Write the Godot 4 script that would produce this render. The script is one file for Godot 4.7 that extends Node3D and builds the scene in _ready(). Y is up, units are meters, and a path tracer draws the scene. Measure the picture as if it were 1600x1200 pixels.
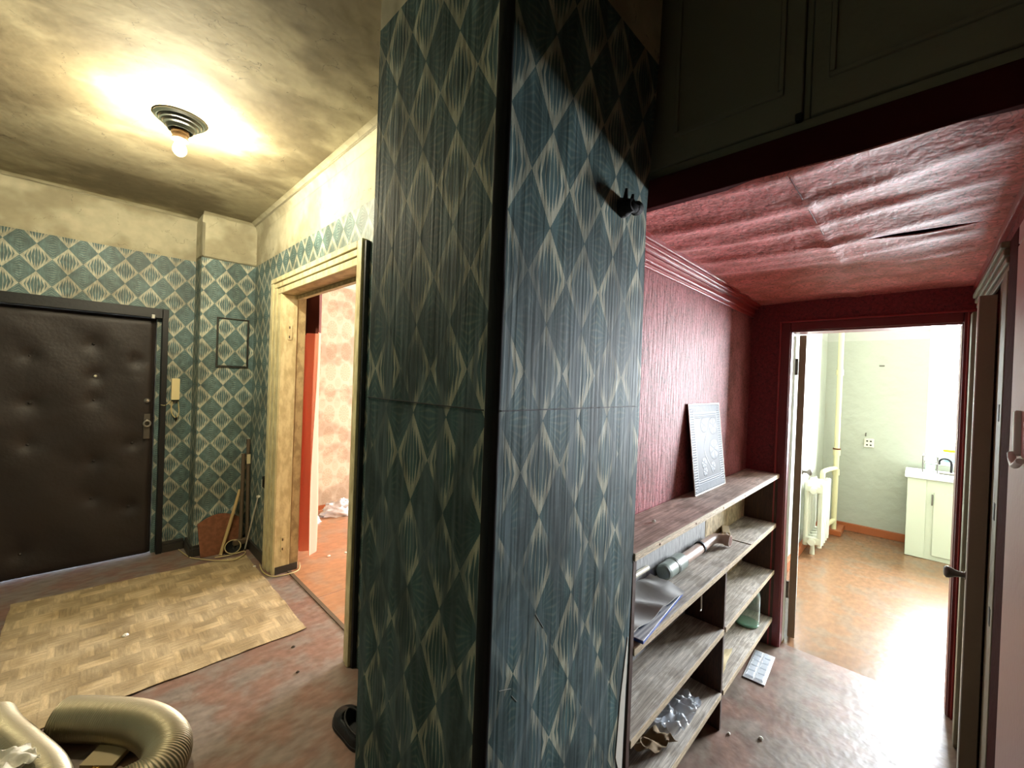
extends Node3D

# ---------------------------------------------------------------- geometry builder
class MB:
	var v := PackedVector3Array()
	var n := PackedVector3Array()
	var uv := PackedVector2Array()
	var ix := PackedInt32Array()
	var xf := Transform3D.IDENTITY

	func vert(p: Vector3, nn: Vector3, t = null) -> int:
		var q: Vector3 = xf * p
		var m: Vector3 = (xf.basis * nn).normalized()
		v.append(q)
		n.append(m)
		if t == null:
			var a := m.abs()
			if a.x >= a.y and a.x >= a.z: uv.append(Vector2(q.z, -q.y))
			elif a.y >= a.z: uv.append(Vector2(q.x, q.z))
			else: uv.append(Vector2(q.x, -q.y))
		else:
			uv.append(t)
		return v.size() - 1

	func tri(a: int, b: int, c: int) -> void:
		var g := (v[b] - v[a]).cross(v[c] - v[a])
		if g.dot(n[a] + n[b] + n[c]) > 0.0: ix.append_array(PackedInt32Array([a, c, b]))
		else: ix.append_array(PackedInt32Array([a, b, c]))

	func quad_i(a: int, b: int, c: int, d: int) -> void:
		tri(a, b, c)
		tri(a, c, d)

	# flat quad, corners in order, normal towards the side given
	func quad(a: Vector3, b: Vector3, c: Vector3, d: Vector3, nn: Vector3) -> void:
		quad_i(vert(a, nn), vert(b, nn), vert(c, nn), vert(d, nn))

	func box(lo: Vector3, hi: Vector3, bev := 0.003) -> void:
		var c := (lo + hi) * 0.5
		var h := (hi - lo).abs() * 0.5
		var e: float = minf(bev, minf(h.x, minf(h.y, h.z)) * 0.45)
		var id := {}
		for sx in [-1, 1]:
			for sy in [-1, 1]:
				for sz in [-1, 1]:
					var s := Vector3(sx, sy, sz)
					for k in 3:
						var p := c + s * (h - Vector3(e, e, e))
						var nn := Vector3.ZERO
						nn[k] = s[k]
						p[k] = c[k] + s[k] * h[k]
						id[[sx, sy, sz, k]] = vert(p, nn)
		for k in 3:
			var i := (k + 1) % 3
			var j := (k + 2) % 3
			for s in [-1, 1]:
				var q := []
				for pr in [[-1, -1], [1, -1], [1, 1], [-1, 1]]:
					var key := [0, 0, 0, k]
					key[k] = s
					key[i] = pr[0]
					key[j] = pr[1]
					q.append(id[key])
				quad_i(q[0], q[1], q[2], q[3])
			if e > 0.0:
				for si in [-1, 1]:
					for sj in [-1, 1]:
						var ka := [0, 0, 0, i]
						ka[i] = si
						ka[j] = sj
						ka[k] = -1
						var kb := ka.duplicate()
						kb[k] = 1
						var kc := kb.duplicate()
						kc[3] = j
						var kd := ka.duplicate()
						kd[3] = j
						quad_i(id[ka], id[kb], id[kc], id[kd])
		if e > 0.0:
			for sx in [-1, 1]:
				for sy in [-1, 1]:
					for sz in [-1, 1]:
						tri(id[[sx, sy, sz, 0]], id[[sx, sy, sz, 1]], id[[sx, sy, sz, 2]])

	# round tube along a path; rad may be a number or an array
	func tube(path: Array, rad, sides := 12, caps := true, ribs := 0.0, rib_len := 0.01) -> void:
		var m := path.size()
		var t0: Vector3 = (path[1] - path[0]).normalized()
		var up := Vector3.UP if absf(t0.y) < 0.9 else Vector3.RIGHT
		var u := t0.cross(up).normalized()
		var rows := []
		var l := 0.0
		for k in m:
			var tilt := 0.0
			var t: Vector3 = (path[mini(k + 1, m - 1)] - path[maxi(k - 1, 0)]).normalized()
			u = (u - t * u.dot(t)).normalized()
			var w := t.cross(u)
			if k > 0: l += path[k].distance_to(path[k - 1])
			var r: float = rad[k] if rad is Array else rad
			if ribs > 0.0:
				var ph := TAU * l / rib_len
				r += ribs * cos(ph)
				tilt = ribs * TAU / rib_len * sin(ph)
			var row := []
			for s in sides + 1:
				var a := TAU * s / sides
				var d := u * cos(a) + w * sin(a)
				row.append(vert(path[k] + d * r, d + t * tilt, Vector2(l, a * maxf(r, 0.001))))
			rows.append(row)
		for k in m - 1:
			for s in sides:
				quad_i(rows[k][s], rows[k][s + 1], rows[k + 1][s + 1], rows[k + 1][s])
		if caps:
			for e in [0, m - 1]:
				var nn: Vector3 = (path[0] - path[1]).normalized() if e == 0 else (path[m - 1] - path[m - 2]).normalized()
				var ii := xf.affine_inverse()
				var c := vert(path[e], nn)
				var ring := []
				for s in sides + 1: ring.append(vert(ii * v[rows[e][s]], nn))
				for s in sides: tri(c, ring[s], ring[s + 1])

	# profile of Vector2(r, y) turned about y at place o
	func lathe(prof: Array, o := Vector3.ZERO, sides := 24, sharp := false) -> void:
		var l := 0.0
		var rows := []
		for k in prof.size():
			var p: Vector2 = prof[k]
			var a: Vector2 = prof[maxi(k - 1, 0)]
			var b: Vector2 = prof[mini(k + 1, prof.size() - 1)]
			if k > 0: l += p.distance_to(prof[k - 1])
			var sets := [[a, b]]
			if sharp and k > 0 and k < prof.size() - 1: sets = [[a, p], [p, b]]
			for st in sets:
				var d: Vector2 = st[1] - st[0]
				var nr := Vector2(d.y, -d.x).normalized()
				var row := []
				for s in sides + 1:
					var g := TAU * s / sides
					row.append(vert(o + Vector3(p.x * cos(g), p.y, p.x * sin(g)), Vector3(nr.x * cos(g), nr.y, nr.x * sin(g)) + Vector3(0, 0.0001, 0), Vector2(g * 0.1, l)))
				rows.append([row, k])
		for k in rows.size() - 1:
			if rows[k][1] == rows[k + 1][1]: continue
			for s in sides: quad_i(rows[k][0][s], rows[k][0][s + 1], rows[k + 1][0][s + 1], rows[k + 1][0][s])

	# outline in the plane of x,y swept from z0 to z1
	func prism(poly: PackedVector2Array, z0: float, z1: float) -> void:
		var t := Geometry2D.triangulate_polygon(poly)
		for z in [z0, z1]:
			var nn := Vector3(0, 0, 1 if z == maxf(z0, z1) else -1)
			var id := []
			for p in poly: id.append(vert(Vector3(p.x, p.y, z), nn))
			for k in range(0, t.size(), 3): tri(id[t[k]], id[t[k + 1]], id[t[k + 2]])
		var area := 0.0
		for k in poly.size(): area += poly[k].cross(poly[(k + 1) % poly.size()])
		for k in poly.size():
			var a := poly[k]
			var b := poly[(k + 1) % poly.size()]
			var d := b - a
			var nn := Vector3(d.y, -d.x, 0) * signf(area)
			if nn.length() < 1e-9: continue
			quad(Vector3(a.x, a.y, z0), Vector3(b.x, b.y, z0), Vector3(b.x, b.y, z1), Vector3(a.x, a.y, z1), nn.normalized())

	# smooth sheet: f(s, t) for s, t in 0..1; with a thickness it gets a back and rims
	func sheet(nu: int, nv: int, f: Callable, side: Vector3, thick := 0.0) -> void:
		var P := []
		for j in nv + 1:
			for i in nu + 1: P.append(f.call(float(i) / nu, float(j) / nv))
		var N := []
		for j in nv + 1:
			for i in nu + 1:
				var a: Vector3 = P[j * (nu + 1) + mini(i + 1, nu)] - P[j * (nu + 1) + maxi(i - 1, 0)]
				var b: Vector3 = P[mini(j + 1, nv) * (nu + 1) + i] - P[maxi(j - 1, 0) * (nu + 1) + i]
				N.append(a.cross(b).normalized())
		var sg := 0.0
		for q in N: sg += q.dot(side)
		sg = 1.0 if sg >= 0.0 else -1.0
		var layers := []
		for lay in (2 if thick > 0.0 else 1):
			var id := []
			for k in P.size():
				var nn: Vector3 = N[k] * sg
				if lay == 1: id.append(vert(P[k] - nn * thick, -nn))
				else: id.append(vert(P[k], nn))
			for j in nv:
				for i in nu: quad_i(id[j * (nu + 1) + i], id[j * (nu + 1) + i + 1], id[(j + 1) * (nu + 1) + i + 1], id[(j + 1) * (nu + 1) + i])
			layers.append(id)
		if thick > 0.0:
			var ring := []
			for i in nu + 1: ring.append(i)
			for j in range(1, nv + 1): ring.append(j * (nu + 1) + nu)
			for i in range(nu - 1, -1, -1): ring.append(nv * (nu + 1) + i)
			for j in range(nv - 1, -1, -1): ring.append(j * (nu + 1))
			var mid := Vector3.ZERO
			for q in P: mid += q
			mid /= P.size()
			for k in ring.size() - 1:
				var a: Vector3 = P[ring[k]]
				var b: Vector3 = P[ring[k + 1]]
				var na: Vector3 = N[ring[k]] * sg
				var nb: Vector3 = N[ring[k + 1]] * sg
				var out := (b - a).cross(na)
				if out.dot((a + b) * 0.5 - mid) < 0: out = -out
				if out.length() < 1e-9: continue
				quad(a, b, b - nb * thick, a - na * thick, out.normalized())

	func mesh(off: Vector3) -> ArrayMesh:
		var arr := []
		arr.resize(Mesh.ARRAY_MAX)
		var w := v.duplicate()
		for k in w.size(): w[k] -= off
		arr[Mesh.ARRAY_VERTEX] = w
		arr[Mesh.ARRAY_NORMAL] = n
		arr[Mesh.ARRAY_TEX_UV] = uv
		arr[Mesh.ARRAY_TEX_UV2] = uv
		arr[Mesh.ARRAY_INDEX] = ix
		var am := ArrayMesh.new()
		am.add_surface_from_arrays(Mesh.PRIMITIVE_TRIANGLES, arr)
		return am

# ---------------------------------------------------------------- scene helpers
var taken := {}
var M := {}
var H := {}

func numbered(s: String) -> String:
	if not taken.has(s):
		taken[s] = 0
		return s
	taken[s] += 1
	return "%s_%03d" % [s, taken[s]]

func tag(o: Node, label: String, cat: String, group := "") -> void:
	if label: o.set_meta("label", label)
	if cat: o.set_meta("category", cat)
	if group: o.set_meta("group", group)

func thing(called: String, label: String, cat: String, at: Vector3, group := "") -> Node3D:
	var o := Node3D.new()
	o.name = numbered(called)
	add_child(o)
	o.position = at
	tag(o, label, cat, group)
	return o

func room(called: String, label: String, cat: String, at := Vector3.ZERO) -> Node3D:
	var o := thing(called, label, cat, at)
	o.set_meta("kind", "structure")
	return o

func part(called: String, b: MB, m: Material, parent: Node3D, label := "") -> MeshInstance3D:
	var off: Vector3 = parent.position if parent.get_parent() == self else parent.get_parent().position
	var o := MeshInstance3D.new()
	o.name = called
	o.mesh = b.mesh(off)
	o.material_override = m
	o.cast_shadow = GeometryInstance3D.SHADOW_CASTING_SETTING_ON
	parent.add_child(o, true)
	if label: o.set_meta("label", label)
	return o

func single(called: String, b: MB, m: Material, label: String, cat: String, group := "", structure := false) -> MeshInstance3D:
	var lo := Vector3(1e9, 1e9, 1e9)
	var hi := -lo
	for p in b.v:
		lo = lo.min(p)
		hi = hi.max(p)
	var at := Vector3((lo.x + hi.x) * 0.5, lo.y, (lo.z + hi.z) * 0.5)
	var o := MeshInstance3D.new()
	o.name = numbered(called)
	o.mesh = b.mesh(at)
	o.material_override = m
	add_child(o)
	o.position = at
	tag(o, label, cat, group)
	if structure: o.set_meta("kind", "structure")
	return o

func bx(x0: float, y0: float, z0: float, x1: float, y1: float, z1: float, bev := 0.003) -> MB:
	var b := MB.new()
	b.box(Vector3(minf(x0, x1), minf(y0, y1), minf(z0, z1)), Vector3(maxf(x0, x1), maxf(y0, y1), maxf(z0, z1)), bev)
	return b

func add_bx(b: MB, x0: float, y0: float, z0: float, x1: float, y1: float, z1: float, bev := 0.003) -> void:
	b.box(Vector3(minf(x0, x1), minf(y0, y1), minf(z0, z1)), Vector3(maxf(x0, x1), maxf(y0, y1), maxf(z0, z1)), bev)

func tb(path: Array, r, sides := 10) -> MB:
	var b := MB.new()
	b.tube(path, r, sides)
	return b

func curve(pts: Array, steps := 8) -> Array:
	var out := []
	for k in pts.size() - 1:
		var p0: Vector3 = pts[maxi(k - 1, 0)]
		var p1: Vector3 = pts[k]
		var p2: Vector3 = pts[k + 1]
		var p3: Vector3 = pts[mini(k + 2, pts.size() - 1)]
		for s in steps: out.append(p1.cubic_interpolate(p2, p0, p3, float(s) / steps))
	out.append(pts[-1])
	return out

func even(pts: Array, step: float) -> Array:
	var c := Curve3D.new()
	c.bake_interval = 0.004
	for p in pts: c.add_point(p)
	var n := int(c.get_baked_length() / step)
	var out := []
	for k in n + 1: out.append(c.sample_baked(c.get_baked_length() * k / n))
	return out

# ---------------------------------------------------------------- textures
func noise(sd: int, freq: float, oct := 4, kind := FastNoiseLite.TYPE_SIMPLEX_SMOOTH) -> FastNoiseLite:
	var f := FastNoiseLite.new()
	f.seed = sd
	f.frequency = freq
	f.noise_type = kind
	f.fractal_octaves = oct
	return f

# a seamless w x h field of bytes, its noise stretched by (sx, sy)
func field(sd: int, freq: float, w: int, h: int, oct := 4, sx := 1, sy := 1) -> PackedByteArray:
	var im := noise(sd, freq, oct).get_seamless_image(w / sx, h / sy)
	im.convert(Image.FORMAT_L8)
	if sx > 1 or sy > 1: im.resize(w, h, Image.INTERPOLATE_CUBIC)
	return im.get_data()

func tex(w: int, h: int, f: Callable) -> ImageTexture:
	var d := PackedByteArray()
	d.resize(w * h * 3)
	for y in h:
		for x in w:
			var c: Color = f.call(x, y)
			var k := (y * w + x) * 3
			d[k] = int(clampf(c.r, 0, 1) * 255.0)
			d[k + 1] = int(clampf(c.g, 0, 1) * 255.0)
			d[k + 2] = int(clampf(c.b, 0, 1) * 255.0)
	return ImageTexture.create_from_image(Image.create_from_data(w, h, false, Image.FORMAT_RGB8, d))

func grey(w: int, h: int, d: PackedByteArray) -> ImageTexture:
	return ImageTexture.create_from_image(Image.create_from_data(w, h, false, Image.FORMAT_L8, d))

func mat(called: String, c: Color, rough: float, o := {}) -> StandardMaterial3D:
	var m := StandardMaterial3D.new()
	m.resource_name = called
	m.albedo_color = c
	m.roughness = rough
	if o.has("tex"): m.albedo_texture = o.tex
	var s: Vector2 = o.get("size", Vector2(1, 1))
	m.uv1_scale = Vector3(1.0 / s.x, 1.0 / s.y, 1)
	var f: Vector2 = o.get("off", Vector2.ZERO)
	m.uv1_offset = Vector3(f.x, f.y, 0)
	if o.has("bump"):
		m.heightmap_enabled = true
		m.heightmap_texture = o.bump
		m.heightmap_scale = o.get("relief", 0.3)
	if o.has("metal"): m.metallic = o.metal
	if o.has("spec"): m.metallic_specular = o.spec
	if o.has("coat"):
		m.clearcoat_enabled = true
		m.clearcoat = o.coat
		m.clearcoat_roughness = o.get("coat_rough", 0.2)
	if o.has("dirt"):
		m.detail_enabled = true
		m.detail_albedo = o.dirt
		m.detail_blend_mode = BaseMaterial3D.BLEND_MODE_MUL
		m.detail_uv_layer = BaseMaterial3D.DETAIL_UV_2
		var z: Vector2 = o.get("dirt_size", Vector2(2, 2))
		m.uv2_scale = Vector3(1.0 / z.x, 1.0 / z.y, 1)
		var zo: Vector2 = o.get("dirt_off", Vector2.ZERO)
		m.uv2_offset = Vector3(zo.x, zo.y, 0)
	if o.has("back"):
		m.backlight_enabled = true
		m.backlight = o.back
	m.cull_mode = BaseMaterial3D.CULL_DISABLED
	M[called] = m
	return m

func motif(u: float, w: float, teal: Color, beige: Color, pale: Color) -> Color:
	var a := absf(u - floorf(u) - 0.5) * 2.0
	var b := absf(w - floorf(w) - 0.5) * 2.0
	if a + b < 1.0:
		var k := a / (1.0 - 0.55 * b) * 4.5 + 0.5
		var fr := absf(k - floorf(k) - 0.5) * 2.0
		var share := 0.84 * (1.0 - smoothstep(0.42, 0.96, a + b)) - 0.30 * smoothstep(0.35, 0.85, b)
		return beige.lerp(teal, clampf((share - fr) * 7.0 + 0.5, 0.0, 1.0))
	var a2 := 1.0 - a
	var b2 := 1.0 - b
	var s2 := b2 / maxf(1.0 - a2, 0.02)
	var k2 := s2 * 5.0 + 0.5
	var f2 := absf(k2 - floorf(k2) - 0.5) * 2.0
	return teal.lerp(pale, clampf((f2 - 0.50) * 2.6, 0.0, 1.0) * clampf(1.2 - a2 * 1.3, 0.15, 1.0))

func make_materials() -> void:
	# teal wallpaper, four by four motifs to a tile
	var n1 := field(1, 0.02, 640, 640)
	var n2 := field(2, 0.09, 640, 640, 3, 1, 4)
	var teal := Color(0.30, 0.40, 0.40)
	var beige := Color(0.68, 0.68, 0.60)
	var pale := Color(0.46, 0.53, 0.50)
	H.paper = tex(640, 640, func(x, y):
		var k: float = 0.84 + 0.16 * n1[y * 640 + x] / 127.0 + 0.10 * (n2[y * 640 + x] / 127.0 - 1.0)
		return motif(x / 160.0, y / 160.0, teal, beige, pale) * k)
	# the column's paper: one drop of 0.6 x 2.44 m, rubbed bare of its print in streaks
	var k1 := field(3, 0.010, 420, 1664, 4, 1, 4)
	var k2 := field(4, 0.05, 420, 1664, 3, 1, 8)
	H.column = tex(420, 1664, func(x, y):
		var h: float = 2.44 * (1.0 - y / 1664.0)
		var c := motif(x / 105.0 + 0.148, (2.036 - h) / 0.206, teal, beige * 1.05, pale * 0.9)
		var rub: float = k1[y * 420 + x] / 255.0 + (k2[y * 420 + x] / 255.0 - 0.5) * 0.7
		var most: float = 0.25 + 0.62 * smoothstep(1.95, 1.55, h)
		var k: float = 0.80 + 0.34 * k2[y * 420 + x] / 255.0
		return c.lerp(Color(0.33, 0.385, 0.39), most * smoothstep(0.28, 0.62, rub)) * k)
	# large stains and wear (multiplied over a surface)
	var g1 := field(5, 0.010, 512, 512, 5)
	var g2 := field(6, 0.05, 512, 512, 4)
	H.dirt = tex(512, 512, func(x, y):
		var s: float = smoothstep(0.22, 0.70, g1[y * 512 + x] / 255.0 + (g2[y * 512 + x] / 255.0 - 0.5) * 0.25)
		var k: float = lerpf(0.84, 1.0, s)
		return Color(k, lerpf(0.825, 1.0, s), lerpf(0.80, 1.0, s)))
	H.soot = tex(512, 512, func(x, y):
		var s: float = smoothstep(0.25, 0.75, g1[x * 512 + y] / 255.0 + (g2[y * 512 + x] / 255.0 - 0.5) * 0.4)
		var k: float = lerpf(0.80, 1.04, s)
		return Color(k, k * 1.0, k * 0.98))
	# relief: vertical fibres, lumpy plaster, crumpled paper
	var f1 := field(11, 0.05, 512, 512, 3, 1, 8)
	var f2 := field(12, 0.016, 512, 512, 4)
	var fb := PackedByteArray()
	fb.resize(512 * 512)
	for k in 512 * 512: fb[k] = int(clampf(f1[k] * 0.62 + f2[k] * 0.38, 0, 255))
	H.fibre = grey(512, 512, fb)
	H.lumps = grey(512, 512, field(13, 0.012, 512, 512, 5))
	H.fine = grey(512, 512, field(14, 0.06, 512, 512, 4))
	var r1 := field(15, 0.018, 512, 512, 4)
	var r2 := field(16, 0.06, 512, 512, 3, 4, 1)
	var rb := PackedByteArray()
	rb.resize(512 * 512)
	for k in 512 * 512: rb[k] = int(clampf(r2[k] * 0.55 + absf(r1[k] - 128.0) * 1.2, 0, 255))
	H.creases = grey(512, 512, rb)
	# red painted paper with darker veins
	var v1 := field(21, 0.012, 512, 512, 3)
	var v2 := field(22, 0.05, 512, 512, 4)
	H.red = tex(512, 512, func(x, y):
		var q: float = v1[y * 512 + x] / 255.0
		var e: float = absf(fmod(q * 5.0, 1.0) - 0.5)
		var k: float = lerpf(0.72, 1.0, smoothstep(0.02, 0.12, e)) * (0.85 + 0.3 * v2[y * 512 + x] / 255.0)
		return Color(0.71, 0.375, 0.365) * k)
	# plaster with hairline cracks
	var c1 := field(31, 0.007, 512, 512, 5)
	var c2 := field(32, 0.03, 512, 512, 4)
	H.plaster = tex(512, 512, func(x, y):
		var q: float = c1[y * 512 + x] / 255.0
		var crack: float = 1.0 - 0.35 * (1.0 - smoothstep(0.0, 0.006, absf(q - 0.5))) * smoothstep(0.4, 0.6, c2[x * 512 + y] / 255.0)
		var k: float = (0.95 + 0.10 * (c2[y * 512 + x] / 255.0)) * crack
		return Color(0.76, 0.735, 0.635) * k)
	H.smudge = tex(512, 512, func(x, y):
		var s: float = smoothstep(0.2, 0.75, c1[x * 512 + y] / 255.0 + (c2[y * 512 + x] / 255.0 - 0.5) * 0.3)
		return Color(lerpf(0.72, 1.0, s), lerpf(0.69, 0.99, s), lerpf(0.65, 0.98, s)))
	# painted floor, worn grey in places
	var w1 := field(41, 0.012, 512, 512, 5)
	var w2 := field(42, 0.07, 512, 512, 4, 2, 1)
	H.floor = tex(512, 512, func(x, y):
		var s: float = smoothstep(0.30, 0.75, w1[y * 512 + x] / 255.0 + (w2[y * 512 + x] / 255.0 - 0.5) * 0.35)
		return Color(0.50, 0.39, 0.34).lerp(Color(0.49, 0.445, 0.41), s) * (0.86 + 0.28 * w2[y * 512 + x] / 255.0))
	H.floor_orange = tex(512, 512, func(x, y):
		var s: float = smoothstep(0.45, 0.75, w1[x * 512 + y] / 255.0)
		return Color(0.52, 0.385, 0.275).lerp(Color(0.50, 0.405, 0.32), s) * (0.9 + 0.2 * w2[y * 512 + x] / 255.0))
	# printed parquet on the loose sheet of lino
	var p1 := field(51, 0.05, 512, 512, 3, 8, 1)
	var p2 := field(52, 0.05, 512, 512, 3, 1, 8)
	H.parquet = tex(512, 512, func(x, y):
		var cx := int(x / 128)
		var cy := int(y / 128)
		var along := (cx + cy) % 2 == 0
		var t := int((y if along else x) % 128 / 32)
		var rnd: float = fmod(absf(sin(cx * 12.9 + cy * 78.2 + t * 37.7) * 4375.5), 1.0)
		var g: float = (p1 if along else p2)[y * 512 + x] / 255.0
		var pos: int = (y if along else x) % 32
		var line: float = 0.90 if pos < 1 or x % 128 < 1 or y % 128 < 1 else 1.0
		return Color(0.76, 0.68, 0.535) * ((0.86 + 0.16 * rnd + 0.20 * (g - 0.5)) * line))
	H.wear = tex(512, 512, func(x, y):
		var s: float = smoothstep(0.15, 0.8, w1[y * 512 + x] / 255.0)
		return Color(lerpf(0.86, 1.0, s), lerpf(0.84, 1.0, s), lerpf(0.80, 1.0, s)))
	# wood grain, along u
	var q1 := field(61, 0.03, 512, 512, 4, 8, 1)
	var q2 := field(62, 0.012, 512, 512, 3)
	H.wood = tex(512, 512, func(x, y):
		var g: float = q1[y * 512 + x] / 255.0
		var ring: float = absf(fmod(g * 4.0 + q2[y * 512 + x] / 400.0, 1.0) - 0.5) * 2.0
		return Color(1, 0.97, 0.93) * (0.66 + 0.24 * ring + 0.22 * (g - 0.4)))
	H.wood_up = tex(512, 512, func(x, y):
		var g: float = q1[x * 512 + y] / 255.0
		var ring: float = absf(fmod(g * 4.0 + q2[y * 512 + x] / 400.0, 1.0) - 0.5) * 2.0
		return Color(1, 0.97, 0.93) * (0.66 + 0.24 * ring + 0.22 * (g - 0.4)))
	# wallpaper of the far room: pale medallions
	H.medallion = tex(256, 384, func(x, y):
		var u: float = (x / 256.0 - 0.5) * 2.0
		var w: float = (y / 384.0 - 0.5) * 2.0
		var r: float = Vector2(u * 1.25, w * 1.05).length()
		var e: float = Vector2((1.0 - absf(u)) * 1.3, (1.0 - absf(w)) * 1.15).length()
		var p: float = absf(sin(r * 13.0)) * 0.5 + absf(sin(atan2(w, u) * 6.0)) * 0.5
		var q: float = absf(sin(e * 14.0)) * 0.6 + absf(sin(u * 16.0) * sin(w * 22.0)) * 0.4
		var k: float = p * smoothstep(0.95, 0.8, r) + q * smoothstep(0.6, 0.5, e) * 0.8
		return Color(0.78, 0.70, 0.60).lerp(Color(0.62, 0.50, 0.37), clampf(k, 0, 1) * 0.42))
	# embossed relief of the tin plaque: borders, flowers, leaves
	H.emboss = tex(384, 512, func(x, y):
		var u: float = x / 384.0
		var w: float = y / 512.0
		var k := 0.35
		var bu := minf(u, 1.0 - u) * 0.75
		var bv := minf(w, 1.0 - w)
		var bd := minf(bu, bv)
		if bd < 0.09: k = 0.45 + 0.35 * absf(sin((w if bu < bv else u * 0.75) * 110.0)) * (1.0 if bd > 0.02 else 0.4)
		elif bd < 0.105: k = 0.85
		elif w < 0.16 or w > 0.85: k = 0.5 + 0.3 * absf(sin(w * 130.0))
		for c in [[0.42, 0.25, 0.08], [0.72, 0.27, 0.10], [0.70, 0.55, 0.12], [0.34, 0.68, 0.06], [0.62, 0.75, 0.06], [0.36, 0.78, 0.05]]:
			var d := Vector2((u - c[0]) * 0.75, w - c[1])
			var r: float = d.length() / c[2]
			if r < 1.0: k = maxf(k, 0.55 + 0.4 * absf(cos(atan2(d.y, d.x) * 3.0)) * sin(r * 3.0))
		if absf(u - 0.5 - 0.12 * sin(w * 9.0)) < 0.012 and w > 0.2 and w < 0.82: k = 0.8
		return Color(k, k, k))
	# newsprint-like front of a magazine
	H.magazine = tex(128, 160, func(x, y):
		if y < 40: return Color(0.16, 0.30, 0.62)
		if y > 60 and y < 110 and x > 16 and x < 112: return Color(0.30, 0.34, 0.42)
		return Color(0.80, 0.80, 0.80) if y % 8 < 4 else Color(0.62, 0.63, 0.66))

	var tile := Vector2(0.60, 0.76)
	mat("teal wallpaper", Color.WHITE, 0.55, {"tex": H.paper, "size": tile, "off": Vector2(0.06, 0.06), "bump": H.fibre, "relief": 0.12, "dirt": H.dirt, "dirt_size": Vector2(1.7, 2.3)})
	mat("worn teal wallpaper", Color.WHITE, 0.66, {"spec": 0.24, "tex": H.column, "size": Vector2(0.512, 2.44), "bump": H.fibre, "relief": 0.13, "dirt": H.soot, "dirt_size": Vector2(0.9, 1.9), "dirt_off": Vector2(0.3, 0.2)})
	mat("greasy corner paper", Color(0.055, 0.065, 0.062), 0.75, {"bump": H.fibre, "relief": 0.3})
	mat("scratched paper", Color(0.52, 0.53, 0.50), 0.9)
	mat("bare brown plaster", Color(0.36, 0.26, 0.16), 0.8, {"bump": H.lumps, "relief": 0.4})
	mat("red wallpaper", Color(0.88, 0.93, 0.97), 0.66, {"spec": 0.26, "tex": H.red, "size": Vector2(0.55, 0.55), "bump": H.fibre, "relief": 0.25, "dirt": H.wear, "dirt_size": Vector2(1.2, 1.2)})
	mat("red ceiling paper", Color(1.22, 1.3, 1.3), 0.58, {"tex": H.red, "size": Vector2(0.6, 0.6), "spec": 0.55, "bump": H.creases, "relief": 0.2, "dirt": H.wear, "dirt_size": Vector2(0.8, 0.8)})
	mat("shaded red wallpaper", Color(0.72, 0.50, 0.55), 0.5, {"tex": H.red, "size": Vector2(0.55, 0.55), "bump": H.fibre, "relief": 0.15})  # darker copy of the red wallpaper, the end wall's shade put into its colour
	mat("dark red paint", Color(0.42, 0.10, 0.105), 0.4, {"bump": H.fine, "relief": 0.08})
	mat("red trim paint", Color(0.62, 0.22, 0.215), 0.32, {"bump": H.fine, "relief": 0.06})
	mat("oxblood board", Color(0.28, 0.105, 0.105), 0.8, {"spec": 0.15, "bump": H.fine, "relief": 0.1})
	mat("cream plaster", Color(0.95, 0.95, 0.93), 0.8, {"tex": H.plaster, "size": Vector2(1.6, 1.6), "bump": H.lumps, "relief": 0.4, "dirt": H.dirt, "dirt_size": Vector2(3.7, 3.1)})
	mat("sooty ceiling plaster", Color(0.82, 0.81, 0.775), 0.8, {"tex": H.plaster, "size": Vector2(1.5, 1.5), "bump": H.lumps, "relief": 0.3, "dirt": H.smudge, "dirt_size": Vector2(3.2, 2.6), "dirt_off": Vector2(0.2, 0.35)})
	mat("hall floor paint", Color.WHITE, 0.42, {"tex": H.floor, "size": Vector2(1.7, 1.7), "bump": H.fine, "relief": 0.12})
	mat("passage floor paint", Color(0.94, 0.92, 0.90), 0.42, {"tex": H.floor, "size": Vector2(1.7, 1.7), "bump": H.fine, "relief": 0.12, "dirt": H.wear, "dirt_size": Vector2(1.3, 1.3)})
	mat("room floor paint", Color(1.2, 1.15, 1.12), 0.4, {"tex": H.floor_orange, "size": Vector2(1.9, 1.9), "bump": H.fine, "relief": 0.1})
	mat("kitchen floor paint", Color(0.92, 0.91, 0.90), 0.27, {"tex": H.floor_orange, "size": Vector2(1.6, 1.6), "bump": H.fine, "relief": 0.06})
	mat("parquet lino", Color.WHITE, 0.6, {"tex": H.parquet, "size": Vector2(0.46, 0.46), "bump": H.fine, "relief": 0.06, "dirt": H.wear, "dirt_size": Vector2(1.5, 1.5)})
	mat("cream gloss paint", Color(0.86, 0.82, 0.645), 0.42, {"bump": H.fine, "relief": 0.08, "dirt": H.wear, "dirt_size": Vector2(0.4, 0.9)})
	mat("dirty cream paint", Color(0.72, 0.65, 0.48), 0.5, {"bump": H.fine, "relief": 0.1, "dirt": H.dirt, "dirt_size": Vector2(0.3, 0.6)})
	mat("grey green paint", Color(0.50, 0.47, 0.37), 0.45, {"bump": H.fine, "relief": 0.06})
	mat("brown grey door edge", Color(0.56, 0.49, 0.40), 0.5, {"bump": H.fine, "relief": 0.06})
	mat("olive cabinet paint", Color(0.50, 0.48, 0.40), 0.5, {"bump": H.fine, "relief": 0.08})
	mat("dusty pink paint", Color(0.78, 0.63, 0.61), 0.5, {"bump": H.fine, "relief": 0.08})
	mat("leatherette", Color(0.14, 0.11, 0.095), 0.55, {"bump": H.fine, "relief": 0.08})
	mat("black paint", Color(0.035, 0.04, 0.04), 0.5, {"bump": H.fine, "relief": 0.08})
	mat("dark baseboard", Color(0.20, 0.19, 0.165), 0.45, {"bump": H.fine, "relief": 0.1})
	mat("orange baseboard", Color(0.60, 0.32, 0.16), 0.4)
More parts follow.
